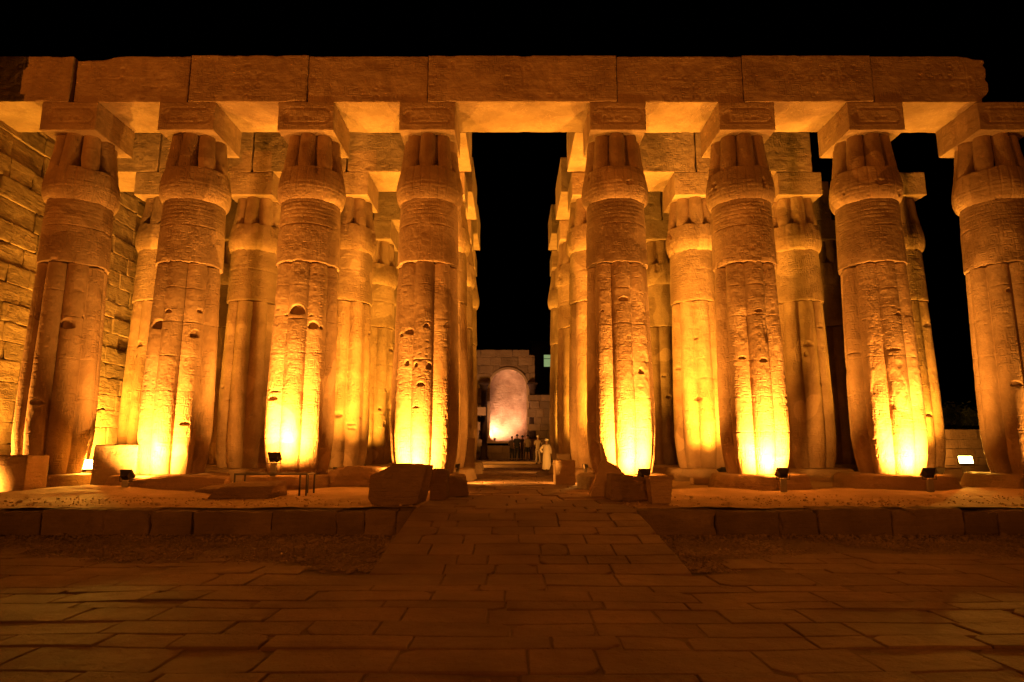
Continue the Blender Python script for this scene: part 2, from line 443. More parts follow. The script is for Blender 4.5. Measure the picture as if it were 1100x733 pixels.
    up -= .16*sstep(.95-.5*np.clip((1.35-Z)/.35, 0, 1), 1.02, ph)*np.interp(Z, [1.0, 1.05, 1.4, 1.9], [1.2, 1.0, .4, .2])
    Rr = np.where(Z < zc_, low, up)
    Rr += erosion(TH, Z+80, seed+2)
    nb = fbm(x*2.4+seed, y*2.4, Z*2.2, seed+60, 4)
    Rr -= .08*sstep(.38, .6, nb)*(Z < 1.1)
    if carve: Rr -= .005*gl(U(TH), Z+3)*(Z < .9)
    obj('bud_capital', grid_mesh('bud_capital', Rr, TH, Z+DR1), mat, root)
def plinth_mesh(rad, h, seed, sq=0.35, n=120):
    th = np.linspace(0, 2*math.pi, n, endpoint=False)
    prof = [(0, 1.06), (.12, 1.05), (.5, 1.02), (.85, .99), (.96, .96), (1.0, .90), (1.0, .5)]
    pz = np.array([p[0] for p in prof]); pr = np.array([p[1] for p in prof])
    t2 = np.linspace(0, 1, 16); k = np.linspace(0, len(prof)-1, 16)
    pz = np.interp(k, range(len(prof)), pz); pr = np.interp(k, range(len(prof)), pr)
    TH, PZ = np.meshgrid(th, pz); _, PR = np.meshgrid(th, pr)
    sqr = 1/np.maximum(np.abs(np.cos(TH)), np.abs(np.sin(TH)))
    rr = rad*PR*(1+sq*(sqr-1))
    x, y = np.cos(TH), np.sin(TH)
    rr += .10*fbm(x*2+seed, y*2, PZ, seed, 3)+.03*fbm(x*8+seed, y*8, PZ*4, seed+1, 3)
    zz = PZ*h + .03*fbm(x*3*PR, y*3*PR, PZ*0, seed+2, 3)*PZ
    return grid_mesh('base_block', rr, TH, zz)

# pixel of a mark in the photograph -> (theta, z) on the shaft surface of a front column
f_ = 688.; ct, st = math.cos(R(PITCH)), math.sin(R(PITCH))
def on_column(k, px, py, rad=.92):
    dx, dy, dz_ = px-550, f_*ct-(366.5-py)*st, f_*st+(366.5-py)*ct
    cx, cy = FRONT_X[k], FRONT_Y
    a = dx*dx+dy*dy; b = -2*(dx*cx+dy*cy); c = cx*cx+cy*cy-rad*rad
    disc = b*b-4*a*c
    t = (-b-math.sqrt(max(disc, 0)))/(2*a)
    return math.atan2(dy*t-cy, dx*t-cx), EYE+dz_*t
PIT = {0: [(37,341,.13,.2,.09),(72,350,.22,.26,.12),(92,341,.07,.1,.08),(40,433,.18,.16,.10)],
       1: [(167,350,.18,.24,.12),(209,361,.14,.2,.12),(181,335,.1,.08,.08),(215,335,.1,.1,.08),(198,456,.13,.1,.1)],
       2: [(319,335,.24,.24,.13),(304,338,.06,.05,.1),(335,339,.05,.05,.1),(337,351,.15,.2,.11),(345,353,.06,.08,.12),(293,429,.15,.12,.12),(295,421,.15,.05,.06)],
       3: [(458,351,.08,.1,.11),(432,361,.06,.1,.1),(438,357,.13,.14,.08),(482,351,.17,.16,.1),(436,391,.06,.14,.11),(447,393,.06,.1,.11),(461,395,.1,.16,.12),(452,414,.12,.1,.08),(488,397,.08,.3,.12),(447,438,.1,.06,.05)],
       4: [(647,334,.04,.04,.1),(690,400,.07,.16,.08),(670,322,.16,.1,.05)],
       5: [(797,385,.1,.07,.1),(820,388,.12,.1,.06),(815,334,.12,.07,.06)],
       6: [(966,338,.12,.08,.06),(960,376,.2,.06,.05),(915,380,.25,.04,.06),(926,478,.07,.3,.05)],
       7: [(1092,414,.16,.14,.08),(1085,312,.1,.1,.05)]}
DAMAGE = {4: [(R(-152), 1.2, .4, .6, .09), (R(-160), 3.0, .25, 1.2, .08), (R(-62), 4.6, .38, 1.7, .028)],
          0: [], 3: [(R(-30), 3.4, .2, .6, .08)],
          6: [(R(-122), 3.3, .28, 1.9, .035), (R(-95), 3.1, .2, .8, .03)], 5: [(R(-120), 5.0, .16, .6, .03), (R(-75), 4.9, .2, .5, .04)]}
front_labels = [
 'leftmost bundled papyrus column, mostly in dark shadow, beside the tall block wall',
 'second front column from the left, between the shadowed leftmost column and a small floodlight',
 'front column right behind the flat fallen stones and raised floodlight',
 'front column left of the central passage, its foot glowing behind the large boulder',
 'front column right of the central passage with broken lower left side and blazing foot',
 'sixth front column, straight and smooth, next right of the one with the broken foot',
 'seventh front column with carved strip up its middle, under the last whole beam',
 'rightmost column, cut by the picture edge, with nothing but dark sky above its block']
PLH = [(1.30,.42),(1.42,.42),(1.38,.42),(1.2,.42),(1.25,.42),(1.25,.43),(1.38,.43),(1.35,.43)]
def impost(root, size, seed, loc, cut=0):
    m = box_mesh('impost_block', size, res=.035 if cut >= 0 else .1, r0=.012, chip=.03, amp=.008, seed=seed,
                 carve=cartouche_carving(size[0], size[2], seed) if cut >= 0 else None)
    return obj('impost_block', m, M_arch, root, loc)
GRPF = 'bundled columns of the front row'
for k, X in enumerate(FRONT_X):
    root = thing('papyrus_column', front_labels[k], 'column', (X, FRONT_Y, 0), 0, GRPF)
    pl = [(*on_column(k, px, py), a, b, c) for (px, py, a, b, c) in PIT[k]]
    column_parts(root, 100+k*7, 300, .018, pl, DAMAGE.get(k, []))
    obj('base_block', plinth_mesh(*PLH[k], 20+k), M_plinth, root, (0, 0, PLAT-.03))
    o = impost(root, (1.66, 1.9, IM1-CP1+.01), 40+k, (0, 0, CP1-.004), 0)
# rear rows share three sets of meshes
protos = []
for s in range(3):
    root = thing('papyrus_column', 'x', 'column', (0, 0, 0), 0, 'x')
    g = np.random.RandomState(900+s)
    pl = [(g.rand()*6.28, 2+g.rand()*4, .06+g.rand()*.12, .08+g.rand()*.12, .1) for _ in range(12)]
    column_parts(root, 300+s*11, 168, .035, pl, [])
    obj('base_block', plinth_mesh(1.3, .43, 70+s), M_plinth, root, (0, 0, PLAT-.03))
    impost(root, (1.66, 1.9, IM1-CP1+.01), 60+s, (0, 0, CP1-.004), -1)
    protos.append(root)
rear = []
ORD = ['leftmost', 'second from left', 'third from left', 'passage left side', 'passage right side', 'third from right', 'second from right', 'rightmost']
rl = {(1,0): 'golden lit second-row column rising behind the carved block, between the two leftmost front columns',
      (1,1): 'dark unlit second-row column just left of the front column with raised floodlight',
      (1,2): 'second-row column seen between the raised floodlight column and the boulder column',
      (1,3): 'second-row column on the left edge of the passage, peeking out behind the boulder column',
      (1,4): 'second-row column on the right edge of the passage, behind the broken-footed front column',
      (1,5): 'brightly lit smooth second-row column standing right of the broken-footed front column',
      (1,6): 'brown shadowed second-row column between the sixth and seventh front columns',
      (1,7): 'second-row column under open sky behind the right side of the seventh front column',
      (2,0): 'third-row column in the narrow gap right of the second front column',
      (2,1): 'third-row column hidden far behind the raised floodlight column',
      (2,2): 'third-row column glimpsed just left of the boulder column',
      (2,3): 'third-row column lining the left side of the passage',
      (2,4): 'third-row column lining the right side of the passage',
      (2,5): 'dim third-row column in the gap just right of the broken-footed front column',
      (2,6): 'third-row column far behind the sixth front column',
      (2,7): 'faint third-row column in the narrow gap just left of the seventh front column',
      (3,2): 'fourth-row column deep in the hall left of the boulder column',
      (3,3): 'farthest column lining the left side of the passage, beside the arched niche view',
      (3,4): 'farthest column lining the right side of the passage, behind the man in the pale robe',
      (3,5): 'fourth-row column deep in the hall behind the broken-footed front column'}
rown = ['front', 'second', 'third', 'fourth']
n = 0
def col_x(k, row): 
    return FRONT_X[k] + SLOPE*(ROWS[row]-FRONT_Y)
used = [False]*3
for (row, k), lab in rl.items():
    p = (n*2+row) % 3; n += 1
    if not used[p]: o = protos[p]; used[p] = True
    else: o = copy_tree(protos[p])
    o.location = (col_x(k, row), ROWS[row], 0); o.rotation_euler = (0, 0, 0)
    q = rnd.randrange(8)
    for ch in o.children:
        if ch.name.split('.')[0] in ('shaft', 'neck_drum', 'bud_capital'): ch.rotation_euler = (0, 0, q*math.pi/4)
    o['label'] = lab; o['group'] = 'bundled columns of the %s row' % rown[row]

# ================================================================== beams (architraves)
def jag_right(P, P0):
    m = sstep(.2, 1.6, P0[:,0])
    n = fbm(P0[:,2]*3, P0[:,1]*1.2, P0[:,2]*0+2, 5, 4)
    hx = P0[:,0].max()
    e = sstep(hx-.9, hx, P0[:,0])
    P[:,0] += e*(.16*n - .18*np.clip(-P0[:,2]*1.2-.1, 0, 1) - .05)
    P[:,2] -= e*.12*sstep(.3, .75, P0[:,2])
    return P
def jag_left(P, P0):
    hx = P0[:,0].min(); e = sstep(hx+1.6, hx, P0[:,0])
    P[:,2] -= e*.16*sstep(.2, .7, P0[:,2])
    return P
def beam(x0, x1, yc, seed, label, group, res=.03, depth=1.9, z0=IM1, h=AR1-IM1, gap=.012, edge=None, dzt=0, carved=True, chip=.10):
    wd = x1-x0-2*gap
    me = box_mesh('stone_beam', (wd, depth, h+dzt), res=res, r0=.018, chip=chip, amp=.012, seed=seed, edge_fn=edge,
                  carve=block_carving(wd, h, seed) if carved else None)
    o = obj('stone_beam', me, M_arch, None, ((x0+x1)/2, yc, z0+.004)); return tag(o, label, 'beam', group)
G1 = 'beam blocks along the front row'
fx = FRONT_X
ends = [(-17.6, fx[0]-.02, 'leftmost front beam block, running off the picture edge above the leftmost column', None, -.02),
        (fx[0]+.03, fx[1], 'front beam block between the two leftmost columns, right of a wide open crack', jag_left, 0),
        (fx[1], fx[2], 'front beam block spanning from second to third front column', None, .015),
        (fx[2], fx[3], 'front beam block ending over the column behind the boulder', None, 0),
        (fx[3], fx[4], 'long beam block spanning over the central passage', None, .005),
        (fx[4], fx[5]-.05, 'front beam block from the broken-footed column to the dark joint right of it', None, -.01),
        (fx[5]-.05, fx[6], 'front beam block between sixth and seventh columns', None, .01),
        (fx[6], 14.35, 'rightmost front beam block with broken end against the sky', jag_right, 0)]
for i, (a, b, lab, ef, dzt) in enumerate(ends):
    beam(a, b, FRONT_Y + (.02 if i % 2 else -.015), 200+i, lab, G1, edge=ef, gap=(.03 if i < 2 else .010 if i in (2,5,6) else .004), dzt=dzt)
for row in (1, 2, 3):
    ks = {1: range(-1, 6), 2: range(-1, 7), 3: (2, 3, 4)}[row]
    for i in ks:
        a = (-17.6 + SLOPE*(ROWS[row]-FRONT_Y)) if i < 0 else col_x(i, row)
        b = col_x(i+1, row)
        last = (row == 1 and i == 5)
        if last: b = b + .55
        lab = '%s-row beam block, %s' % (rown[row],
              ['running left from the leftmost column to the block wall', 'between its two leftmost columns', 'second span from the left', 'just left of the passage',
               'crossing over the passage', 'just right of the passage', 'in its second span right of the passage', 'at the right end'][i+1])
        if row != 0 and i == 3: continue          # rear rows leave the passage open to the sky
        beam(a, b, ROWS[row], 260+row*20+i, lab, 'beam blocks of the %s row' % rown[row], res=.06, gap=.03, edge=None, dzt=.35)
for side, k in (('left', 3), ('right', 4)):
    for row in range(3):
        y0, y1 = ROWS[row]+.95, ROWS[row+1]-.95; xc = (col_x(k, row)+col_x(k, row+1))/2
        me = box_mesh('stone_beam', (2.1, y1-y0-.02, AR1-IM1), res=.08, r0=.02, chip=.05, amp=.012, seed=330+row+k*5)
        o = obj('stone_beam', me, M_arch, None, (xc, (y0+y1)/2, IM1+.006))
        tag(o, 'beam along the %s side of the passage between its %s and %s rows' % (side, rown[row], rown[row+1]), 'beam', 'beams lining the passage')

# ================================================================== ground, platform, ramp, paving
def sheet(x0, x1, y0, y1, z, res, amp=0, seed=0, freq=.8):
    nx, ny = max(2, int((x1-x0)/res)), max(2, int((y1-y0)/res))
    X, Y = np.meshgrid(np.linspace(x0, x1, nx), np.linspace(y0, y1, ny), indexing='ij')
    Z = z + amp*fbm(X*freq, Y*freq, X*0, seed, 4)
    i = np.arange(nx*ny).reshape(nx, ny)
    q = np.stack([i[:-1,:-1], i[1:,:-1], i[1:,1:], i[:-1,1:]], -1).reshape(-1, 4)
    return np.stack([X, Y, Z], -1).reshape(-1, 3), q
v1, q1 = sheet(-600, 600, -500, 900, -.09, 30)
struct('ground', np_mesh('ground', v1, q1), M_soil)
v1, q1 = sheet(-18, 18, 8.9, 12.6, -.028, .08, .03, 3, 1.2)
struct('gravel_bed', np_mesh('gravel_bed', v1, q1), M_soil)

def slabs(name, x0, x1, y0, y1, zfn, seed, wmin=.55, wmax=1.5, dmin=.38, dmax=.8, gap=.0045, cut=None, tilt=.008, rag=.007, drop=.05):
    g = np.random.RandomState(seed); V = []; quads = []; ngons = []; tone = []; y = y0
    loops = []; starts = []; tot = []; nv = 0
    verts = []; faces = []
    while y < y1-.05:
        d = min(g.uniform(dmin, dmax), y1-y); 
        if y1-(y+d) < .2: d = y1-y
        x = x0 - g.rand()*(wmax-.3)*(1 if cut else 0)
        while x < x1-.02:
            wd = g.uniform(wmin, wmax)
            if not cut and x1-(x+wd) < .3: wd = x1-x
            if not cut: wd = min(wd, x1-x)
            cx, cy = x+wd/2, y+d/2
            if cut is None or cut(cx, cy):
                off = g.uniform(-tilt, tilt); tx, ty = g.uniform(-.005, .005, 2)
                per = []
                nx_, ny_ = max(3, int(wd/.12)), max(3, int(d/.12))
                for i in range(nx_): per.append((x+wd*i/nx_, y))
                for i in range(ny_): per.append((x+wd, y+d*i/ny_))
                for i in range(nx_): per.append((x+wd-wd*i/nx_, y+d))
                for i in range(ny_): per.append((x, y+d-d*i/ny_))
                per = np.array(per)
                c = np.array([cx, cy]); dirv = c-per; 
                jit = g.uniform(0, rag, len(per))
                chipc = g.rand(4) < .12
                for ci, cr in enumerate([(x, y), (x+wd, y), (x+wd, y+d), (x, y+d)]):
                    if chipc[ci]:
                        dd = np.hypot(*(per-np.array(cr)).T); jit += np.clip(.12-dd, 0, 1)*g.uniform(.2, .6)
                sx = np.sign(dirv)*np.minimum(np.abs(dirv), 1)
                inward = np.stack([np.where(np.abs(np.abs(dirv[:,0])-wd/2) < 1e-6, np.sign(dirv[:,0]), 0),
                                   np.where(np.abs(np.abs(dirv[:,1])-d/2) < 1e-6, np.sign(dirv[:,1]), 0)], -1)
                p0 = per + inward*(gap+jit)[:, None]; p1 = p0+inward*.006; p2 = p0+inward*.014
                base = len(verts); n_ = len(per)
                for ring, zz in ((p0, -drop), (p0, -.012), (p1, -.003), (p2, 0.0)):
                    for px, py in ring:
                        verts.append((px, py, zfn(px, py)+zz+off+tx*(px-cx)*2+ty*(py-cy)*2))
                for rg in range(3):
                    for i in range(n_):
                        j = (i+1) % n_
                        faces.append((base+rg*n_+i, base+rg*n_+j, base+(rg+1)*n_+j, base+(rg+1)*n_+i))
                faces.append(tuple(base+3*n_+i for i in range(n_)))
                t = g.uniform(.82, 1.05); tone += [t]*(4*n_)
            x += wd
        y += d
    me = bpy.data.meshes.new(name); me.from_pydata(verts, [], faces)
    a = me.color_attributes.new('tone', 'FLOAT_COLOR', 'POINT')
    tn = np.array(tone); a.data.foreach_set('color', np.stack([tn, tn, tn, np.ones_like(tn)], -1).astype(np.float32).ravel())
    return me
RX0, RX1, RY0, RY1 = -1.83, 2.31, 8.55, 12.3
def court_z(x, y): return .014*(vn2(x*.5, y*.5)) + .010*vn2(x*1.7+4, y*1.7)
def vn2(x, y): return math.sin(x*1.3+1.7*math.sin(y*.9))*math.cos(y*1.1+x*.3)
def edge_y(x):   # far limit of the paving, gravel lies beyond
    return 10.4 + .55*math.sin(x*.45+1)+.3*math.sin(x*1.4) - (1.3*math.exp(-((x+2.6)/1.6)**2)) - .7*math.exp(-((x-3.4)/1.5)**2)
def ccut(x, y):
    if RX0-.05 < x < RX1+.05 and y > RY0: return False
    return y < max(edge_y(x), RY0-.3)
struct('paving', slabs('paving', -17, 17, 1.2, RY0, court_z, 5, wmin=.5, wmax=1.35, dmin=.27, dmax=.6, cut=lambda x, y: True), M_pave)
struct('paving', slabs('paving', -17, RX0-.02, RY0+.0, 11.6, court_z, 8, wmin=.5, wmax=1.3, dmin=.28, dmax=.6, cut=lambda x, y: y < edge_y(x) and x < RX0-.75), M_pave)
struct('paving', slabs('paving', RX1+.8, 17, RY0+.0, 11.6, court_z, 9, wmin=.5, wmax=1.3, dmin=.28, dmax=.6, cut=lambda x, y: y < edge_y(x) and x > RX1+.75), M_pave)
v1, q1 = sheet(-18, 18, 1.0, 12.3, 0, .07)
v1[:,2] = np.array([court_z(a, b) for a, b in v1[:,:2]]) - .017 + .014*fbm(v1[:,0]*1.1, v1[:,1]*1.1, v1[:,0]*0, 9, 4)
v1[:,2] -= .02*sstep(8.3, 8.6, v1[:,1])*sstep(-2.2, -2.0, v1[:,0])*sstep(2.9, 2.6, v1[:,0])
struct('joint_sand', np_mesh('joint_sand', v1, q1), M_soil)
def ramp_z(x, y): return max(0.0, (y-RY0)/(RY1-RY0))*PLAT + .006*vn2(x*2, y*2)
rm = slabs('ramp', RX0, RX1, RY0, RY1, ramp_z, 31, wmin=.4, wmax=1.1, dmin=.36, dmax=.6, rag=.008, tilt=.004)
struct('ramp', rm, M_pave)
bm = bmesh.new()     # ramp body with its side faces
pts = [(RX0+.015, RY0, -.12), (RX1-.015, RY0, -.12), (RX1-.015, RY1, -.12), (RX0+.015, RY1, -.12), (RX0+.015, RY1, PLAT-.035), (RX1-.015, RY1, PLAT-.035),
       (RX0+.015, RY0, -.035), (RX1-.015, RY0, -.035)]
vs = [bm.verts.new(p) for p in pts]
for f in ((0,1,2,3), (6,4,5,7), (0,3,4,6), (1,7,5,2), (0,6,7,1)): bm.faces.new([vs[i] for i in f])
me = bpy.data.meshes.new('ramp_body'); bm.to_mesh(me); bm.free(); struct('ramp_body', me, M_soil)
# platform: sand top with worn retaining blocks at its edge
v1, q1 = sheet(-30, 30, 12.75, 36.6, PLAT-.02, .09, .035, 11, 1.5)
mound = 0
for (mx, my, mr, mh) in ((-11.3, 16.6, 1.3, .16), (-9.8, 16.9, 1.2, .1), (-7.7, 15.9, .9, .1), (5.2, 16.9, 1.2, .1), (9, 16.5, 1.5, .08), (12.6, 16.8, 1.4, .1), (-4.3, 17.3, 1.2, .12), (-3.4, 15.4, 1.0, .05)):
    v1[:,2] += mh*np.exp(-((v1[:,0]-mx)**2+(v1[:,1]-my)**2)/(mr*mr))
ins = (v1[:,0] > RX0) & (v1[:,0] < RX1); v1[ins, 2] = PLAT-.06
struct('platform', np_mesh('platform', v1, q1), M_sand)
def merge_boxes(lst, name):
    V = []; F = []; T = []; o = 0
    g = np.random.RandomState(len(lst))
    for (loc, P, Fq, tone) in lst:
        V.append(P+np.array(loc)); F.append(Fq+o); o += len(P); T.append(np.full(len(P), tone))
    me = np_mesh(name, np.concatenate(V), np.concatenate(F))
    a = me.color_attributes.new('tone', 'FLOAT_COLOR', 'POINT'); tn = np.concatenate(T)
    a.data.foreach_set('color', np.stack([tn, tn, tn, np.ones_like(tn)], -1).astype(np.float32).ravel())
    return me
def edge_blocks(x0, x1, seed, flip=0):
    g = np.random.RandomState(seed); x = x0; L_ = []; i = 0
    while x < x1:
        wd = min(g.uniform(.45, 1.5), x1-x) if x1-x > .5 else x1-x
        h = PLAT + .12 + g.uniform(-.06, .02)
        P, F = rough_box((wd-.006, .62, h), res=.045, r0=.02, chip=.17, amp=.035, freq=3.2, seed=seed*31+i)
        L_.append(((x+wd/2, 12.3+.31+g.uniform(-.03, .05), -.14), P, F, g.uniform(.7, 1.05))); x += wd; i += 1
    return L_
o = obj('retaining_wall', merge_boxes(edge_blocks(-22, RX0-.03, 3), 'retaining_wall'), M_edge)
tag(o, 'low worn block edge of the platform left of the ramp', 'low wall')
o = obj('retaining_wall', merge_boxes(edge_blocks(RX1+.03, 22, 4), 'retaining_wall'), M_edge)
tag(o, 'low worn block edge of the platform right of the ramp', 'low wall')
struct('passage_paving', slabs('passage_paving', RX0, RX1, RY1+.003, 36.5, lambda x, y: PLAT+.004*vn2(x*3, y*3), 41, wmin=.5, wmax=1.4, dmin=.4, dmax=.9, tilt=.012, rag=.02), M_pave)
# steps and the raised floor beyond the last columns
for i, (y0, z) in enumerate(((36.5, .60), (39.2, .74))):
    v, f = rough_box((26, (39.2-36.5 if i == 0 else 14)-.004, z+.14), res=.5, r0=.015, chip=.03, amp=.01, seed=77+i)
    struct('floor_step', np_mesh('floor_step', v, f), M_sand, (0, y0+((39.2-36.5)/2 if i == 0 else 7), -.14))

# gravel and pebbles
def stones(name, pts, rmin, rmax, seed):
    bm = bmesh.new(); bmesh.ops.create_icosphere(bm, subdivisions=1, radius=1)
    bv = np.array([v.co[:] for v in bm.verts]); bf = np.array([[v.index for v in f.verts] for f in bm.faces]); bm.free()
    g = np.random.RandomState(seed); V = []; F = []; o = 0
    for (x, y, z) in pts:
        s = g.uniform(rmin, rmax)*(2.2 if g.rand() < .04 else 1)
        a = g.uniform(0, 6.28); q = bv*g.uniform(.6, 1.3, (len(bv), 1))*np.array([s, s*g.uniform(.6, 1), s*g.uniform(.4, .8)])
        c, s_ = math.cos(a), math.sin(a); q = np.stack([q[:,0]*c-q[:,1]*s_, q[:,0]*s_+q[:,1]*c, q[:,2]], -1)
        V.append(q+np.array([x, y, z])); F.append(bf+o); o += len(bv)
    return np_mesh(name, np.concatenate(V), np.concatenate(F), False)
g = np.random.RandomState(2); pts = []
while len(pts) < 15000:
    x, y = g.uniform(-15, 15), g.uniform(8.5, 12.28)
    if RX0-.02 < x < RX1+.02: continue
    e = edge_y(x)
    if y < e+g.normal()*.12: 
        if not (abs(x-.2) < 2.8 and y > 8.7): continue
    if g.rand() < .25*(vn2(x*2, y*3)+.6): continue
    pts.append((x, y, -.012+.01*g.rand()))
struct('gravel', stones('gravel', pts, .012, .034, 4), M_gravel, kind='stuff')
pts = []
for i in range(2600):
    x, y = g.uniform(-14, 15), 12.9+abs(g.normal())*2.6
    if RX0 < x < RX1 and g.rand() < .93: continue
    pts.append((x, y, PLAT-.005+.015*g.rand()))
struct('pebbles', stones('pebbles', pts, .006, .030, 5), M_sand, kind='stuff')

# ================================================================== left block wall, right wall, far things
def wall_blocks(length, height, course, seed, th=.9, bw=(1.0, 2.0), res=.11, chip=.10, miss_top=True, topfn=None):
    g = np.random.RandomState(seed); L_ = []; z = 0; r = 0; n_ = 0
    while z < height-.1:
        h = course*g.uniform(.85, 1.15); x = -length/2 - g.rand()*.8
        while x < length/2:
            wd = g.uniform(*bw)
            hz_ = topfn(x+wd/2) if topfn else height
            if z+h*.5 < hz_:
                rec = g.uniform(-.02, .03) + (.10 if g.rand() < .07 else 0)
                P, F = rough_box((wd-.012, th, h-.01), res=res, r0=.014, chip=chip*g.choice([.5, 1, 1, 1.9]), amp=.018, seed=seed*1000+n_, freq=2.6)
                L_.append(((x+wd/2, rec, z), P, F, g.uniform(.72, 1.08))); n_ += 1
            x += wd
        z += h
    return L_
def lw_top(x): return 12.1 if x > -5 else 11.6
me = merge_boxes(wall_blocks(24, 12.2, .66, 6, bw=(.8, 1.7), chip=.09, res=.09, topfn=lambda x: 12.3-.0*x+.35*math.sin(x*1.1)), 'block_wall')
o = obj('block_wall', me, M_wall, None, (-16.75, 26.2, PLAT-.1)); o.rotation_euler = (0, 0, R(90)-SLOPE)
tag(o, 'tall wall of worn sandstone blocks behind the leftmost column', 'wall')
# right low wall with blocks
me = merge_boxes(wall_blocks(14, 2.1, .42, 12, th=.7, bw=(.7, 1.3), res=.12, chip=.05), 'low_wall')
o = obj('low_wall', me, M_wall, None, (25.5, 31.5, PLAT-.1))
tag(o, 'low lit stone wall in the gap left of the rightmost column', 'wall')

# dark shrub on the skyline
def leaves(n_, size, seed, ls=.12):
    g = np.random.RandomState(seed); V = []; F = []
    cl = g.normal(0, 1, (26, 3)); cl /= np.linalg.norm(cl, axis=1)[:, None]; cl *= g.uniform(.4, 1, (26, 1))
    for i in range(n_):
        c = cl[g.randint(26)]+g.normal(0, .16, 3); c = c*np.array(size)
        a = g.normal(0, 1, 3); a /= np.linalg.norm(a); b = np.cross(a, g.normal(0, 1, 3)); b /= np.linalg.norm(b)
        k = len(V); V += [c-a*ls, c+b*ls*.35, c+a*ls, c-b*ls*.35]; F.append((k, k+1, k+2, k+3))
    return np_mesh('foliage', np.array(V), np.array(F), False)
t = thing('bush', 'dark leafy bush above the low wall, against the night sky', 'bush', (24.0, 34.5, PLAT))
obj('foliage', leaves(2600, (1.5, 1.0, .95), 3), M_leaf, t, (0, 0, 2.6))
def stems(bm):
    for i in range(7):
        a = i*.9; add_cyl(bm, (.1*math.cos(a), .1*math.sin(a), 0), (.8*math.cos(a), .6*math.sin(a), 2.5), .05, .015, 7)
obj('stem', prim(stems), plain('bark', (.1,.07,.05), .9), t)

# ---- Roman shrine wall with arched niche
AY = 45.0; NX, NR, NS, NB, NF = -.27, 1.30, 5.72, 2.0, .74
t = thing('arched_niche_wall', 'pale wall with a tall rounded niche lit pink at the end of the passage', 'shrine', (0, AY, 0))
def front_top(x): return 8.5 + .12*math.sin(x*3.1) + (.0 if x < .9 else -.35*(x-.9)/.7)
bl = []
g = np.random.RandomState(33)
z = NF; n_ = 0
while z < 8.5:
    h = g.uniform(.42, .6); x = -4.6
    while x < 1.62:
        wd = g.uniform(.6, 1.2); xa, xb = x, min(x+wd, 1.62)
        segs = [(xa, xb)]
        zm = z+h/2
        if zm < NS: cutw = NR+.14
        else: cutw = math.sqrt(max(0, (NR+.14)**2-(zm-NS)**2))
        if zm < NB-.1: cutw = 0
        if cutw > 0:
            ns = []
            for a, b in segs:
                if b <= NX-cutw or a >= NX+cutw: ns.append((a, b))
                else:
                    if a < NX-cutw: ns.append((a, NX-cutw))
                    if b > NX+cutw: ns.append((NX+cutw, b))
            segs = ns
        for a, b in segs:
            if b-a > .08 and zm < front_top((a+b)/2):
                P, F = rough_box((b-a-.01, .7, h-.008), res=.14, r0=.02, chip=.09, amp=.03, seed=5000+n_); n_ += 1
                bl.append((((a+b)/2, .35+g.uniform(-.03, .03), z), P, F, g.uniform(.7, 1.05)))
        x += wd
    z += h
obj('wall', merge_boxes(bl, 'wall'), M_farwall, t)
def backing(bm): add_box(bm, (-1.5, .42, (NS+NR+.05+8.15)/2), (5.9, .54, 8.15-NS-NR-.05))
obj('wall_core', prim(backing), M_farwall, t)
def surround(bm):     # masonry face round the opening, 30 cm thick
    r = NR+.08; X0, X1, ZT = -2.3, 1.6, 8.05
    ins = [(NX-r, NB-.1)] + [(NX+r*math.cos(a), NS+r*math.sin(a)) for a in np.linspace(math.pi, 0, 33)] + [(NX+r, NB-.1)]
    out = []
    for x, z in ins:
        dx, dz = x-NX, max(z-NS, 0)
        if dz <= 0: out.append((X0 if dx < 0 else X1, z)); continue
        k = min(((X0-NX)/dx if dx < -1e-6 else 1e9), ((X1-NX)/dx if dx > 1e-6 else 1e9), (ZT-NS)/dz)
        out.append((NX+dx*k, NS+dz*k))
    prev = None
    for (a, b), (c, d) in zip(ins, out):
        q = [bm.verts.new((a, .055, b)), bm.verts.new((c, .055, d)), bm.verts.new((c, .30, d)), bm.verts.new((a, .30, b))]
        if prev:
            for i in range(4): bm.faces.new((prev[i], prev[(i+1) % 4], q[(i+1) % 4], q[i]))
        prev = q
    for cx, cz in ((X0, ZT), (X1, ZT)):
        pass
    bmesh.ops.recalc_face_normals(bm, faces=bm.faces)
obj('niche_surround', prim(surround), M_sur, t)
# niche: half cylinder with quarter sphere
def niche():
    V = []; F = []; nt_, nz_ = 28, 20
    rows = [(NB, 1.0, 0)] + [(NB+(NS-NB)*i/10, 1.0, 0) for i in range(1, 11)]
    P = []
    for i in range(11): 
        zz = NB+(NS-NB)*i/10
        P.append([(NX+NR*math.cos(a), NR*.85*math.sin(a)+.02, zz) for a in np.linspace(0, math.pi, nt_)])
    for i in range(1, 15):
        e = i/14*math.pi/2*.999
        P.append([(NX+NR*math.cos(e)*math.cos(a), NR*.85*math.cos(e)*math.sin(a)+.02, NS+NR*math.sin(e)) for a in np.linspace(0, math.pi, nt_)])
    P = np.array(P); n1, n2 = P.shape[:2]; i = np.arange(n1*n2).reshape(n1, n2)
    q = np.stack([i[:-1,:-1], i[1:,:-1], i[1:,1:], i[:-1,1:]], -1).reshape(-1, 4)
    V = P.reshape(-1, 3); V = V + .006*fbm(V[:,0]*3, V[:,1]*3, V[:,2]*3, 3, 3)[:, None]
    return np_mesh('niche', V, q)
obj('niche', niche(), M_pink, t)
